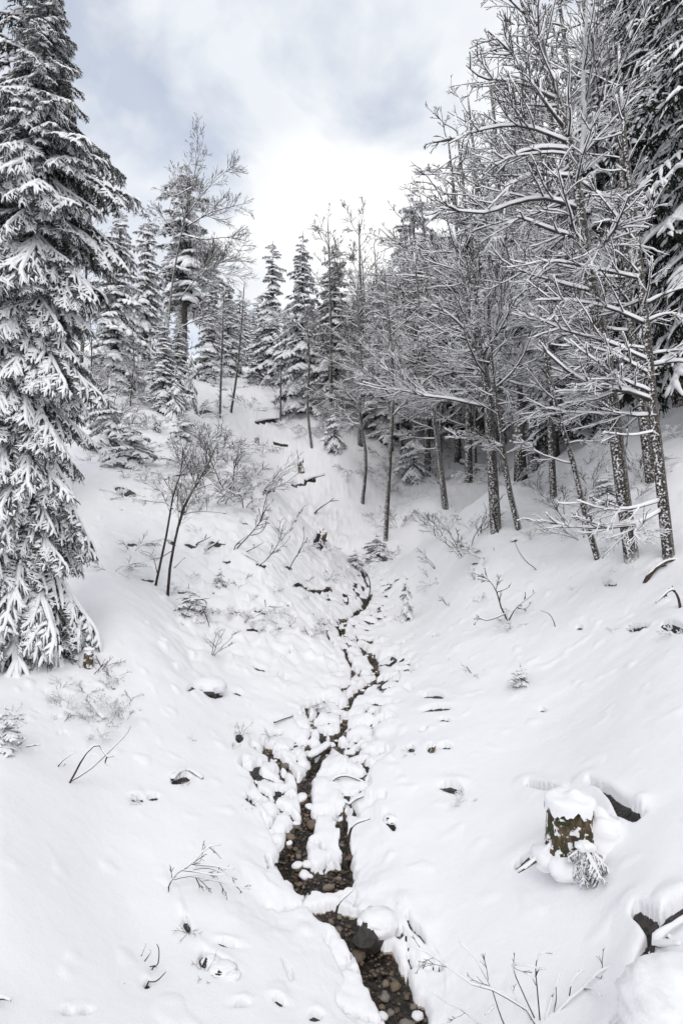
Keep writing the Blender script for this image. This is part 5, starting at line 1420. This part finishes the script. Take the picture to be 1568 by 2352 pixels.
    g = Geo(); g.tube(np.array([(0, 0, -.1), (0, 0, .1), (0.01, 0, .27)]), np.array([.012, .01, .006]), 6); link('trunk', g.mesh('sapling_trunk', [M_STICK]), rt)
    V, _, T = blob(r, 0.10, 0.08, 0.05, 0.25, 2.0, 3)
    link('snow_cap', mesh_from('sapling_cap', V + np.array([0, 0, 0.27]), tris=T, mats=[M_SNOW]), rt)
stump()

# ---- small stumps, logs, boulders
def small_stump(px, py, hpx, wpx, label, spikes=0, lean=(0, 0), cap=1.0):
    p = hit(px, py); k = p[1] / F; H = hpx * k; R0 = wpx * k * .5
    root = thing('tree_stump', p, label, 'stump')
    g = Geo(); z = np.linspace(-0.2, H, 7); P = np.stack([lean[0] * z, lean[1] * z, z], 1)
    g.tube(P, R0 * np.array([1.4, 1.15, 1.05, 1, .97, .95, .93]), 12); link('trunk', g.mesh('small_stump', [M_STUMP]), root)
    for i in range(spikes):
        g = Geo(); a = i * 2.3; q = np.array([(R0 * .5 * math.cos(a), R0 * .5 * math.sin(a), H * .9), (R0 * .6 * math.cos(a), R0 * .6 * math.sin(a), H * 1.15), (R0 * (.7 + .8 * i) * math.cos(a), R0 * .5 * math.sin(a), H * (1.6 - .25 * i))])
        g.tube(q, np.array([R0 * .3, R0 * .22, R0 * .05]), 6); link('splinter', g.mesh('stump_splinter', [M_STUMP]), root)
    V, _, T = blob(rd, R0 * 1.1, R0 * 1.1, R0 * .55 * cap, 0.2, 1.5, 3, flat=.4)
    link('snow_cap', mesh_from('small_cap', V + np.array([lean[0] * H, lean[1] * H, H]), tris=T, mats=[M_SNOW]), root)
small_stump(203, 1535, 42, 22, 'splintered dark stump on the left bank beside the spruce skirt', 3)
small_stump(692, 1082, 22, 13, 'small brown stump alone on the open far slope', 1, (-.2, 0))
small_stump(361, 990, 24, 17, 'dark square stump on the left rise above the hollow')
small_stump(590, 1018, 14, 11, 'small dark stump at the left side of the open far slope', 1)
small_stump(868, 905, 14, 14, 'snow-capped stump at the top of the far slope right of the spruces')
small_stump(470, 1092, 26, 14, 'dark broken stump in the brush of the left spur', 1, (.3, 0))
small_stump(990, 1732, 20, 9, 'stubby reddish stick end standing in the row of small holes', 0, (.35, 0))
small_stump(738, 1248, 26, 14, 'broken dark stump on the tip of the left spur', 2, (.3, 0))
def log(lines, label, rpx, snow=1.0):
    p = hit(*lines[0]); g, s = Geo(), Geo()
    q = resample([hit(*l) + np.array((0, 0, 0.5 * rpx * p[1] / F)) - p for l in lines], 10); R = np.full(10, rpx * p[1] / F) * np.linspace(1, .75, 10)
    root = thing('fallen_log', p, label, 'log')
    g.tube(q, R, 8); link('trunk', g.mesh('log', [M_BARK]), root)
    qs = q + np.array((0, 0, 1)) * R[:, None] * 0.8
    s.tube(qs, R * 1.05 * rd.uniform(.8, 1.2, 10) * snow, 8, 0.75); link('snow_load', s.mesh('log_snow', [M_SNOW]), root)
log([(1060,1065),(1090,1075),(1125,1092)], 'fallen dark log in the gully behind the right bank', 6)
log([(396,1792),(412,1776),(435,1772),(466,1790)], 'snow-laden arched root over the dark hollow, middle of the left snowfield', 4, 1.5)
log([(700,1105),(720,1098),(745,1092)], 'dark log on the open far slope right of the lone brown stump', 3, 1.6)
log([(585,970),(615,965),(645,962)], 'snowy log and roots high on the open far slope', 3, 1.8)
log([(610,1128),(630,1120),(655,1112)], 'dark log at the left foot of the open far slope', 3, 1.5)
log([(205,1610),(225,1640),(240,1655)], 'short dark log sliding down the left bank below the splintered stump', 5)
log([(232,1545),(250,1565),(262,1585)], 'thin log right of the splintered stump', 4)
log([(630,1660),(650,1652),(672,1645)], 'snowy stick lying along the left side channel', 3, .9)
log([(710,1745),(735,1730),(755,1715)], 'snow-covered log across the brook where it narrows', 8, 1.2)
log([(800,1850),(815,1838),(835,1830)], 'snowy stick on the right bank above the snow island', 3)
log([(375,845+260),(400,1095),(430,1090)], 'snowed-in log between frosted bushes on the left slope', 4)
def boulder(px, py, rx, ry, rz, label, sx=1.1, sz=0.7, up=0.35, cap=(0.12, 0.35)):
    p = hit(px, py); k = p[1] / F; p[2] -= rz * k * 0.45
    root = thing('boulder', p, label, 'boulder')
    V, _, T = blob(rd, rx * k, ry * k, rz * k, 0.34, 0.8, 2); link('rock', mesh_from('rock', V, tris=T, mats=[M_DARKROCK], smooth=False), root)
    V, _, T = blob(rd, rx * k * sx * 1.12, ry * k * sx * 1.12, rz * k * max(sz, .8), 0.15, 1.1, 4, flat=.95); link('snow_cap', mesh_from('rock_snow', V + np.array([cap[0] * rx * k, cap[1] * ry * k, rz * k * up]), tris=T, mats=[M_SNOW]), root)
def make_rock():
    m, t, b = mat('dark_wet_rock')
    c = ramp(t, noise(t, 6, 4, .6), [(0.3, (0.010, 0.008, 0.007)), (0.6, (0.03, 0.025, 0.021)), (0.8, (0.07, 0.06, 0.05))])
    t.links.new(c, b.inputs['Base Color']); b.inputs['Roughness'].default_value = .55; bump(t, b, noise(t, 12, 4), .6, .04); return m
M_DARKROCK = make_rock()
boulder(850, 2138, 34, 30, 34, 'dark wedge-shaped rock half under the bank snow on the right side of the brook', 1.15, .8, .62, cap=(0.55, 0.6))
boulder(474, 1580, 30, 24, 22, 'snow-buried stump with a dark gap beneath, middle of the left bank', 1.2, .9, .55)
boulder(500, 2232, 30, 22, 16, 'dark snow-topped rock in the cluster low on the left')
boulder(525, 2245, 18, 16, 12, 'smaller dark rock right of the cluster low on the left')
boulder(480, 2212, 16, 16, 14, 'small snow-topped rock left of the cluster low on the left')
boulder(1580, 2330, 100, 80, 84, 'big rounded boulder under deep snow in the bottom right corner', 1.3, 1.15, .30)
boulder(895, 1885, 14, 12, 14, 'half-buried pale rock on the right bank of the brook')
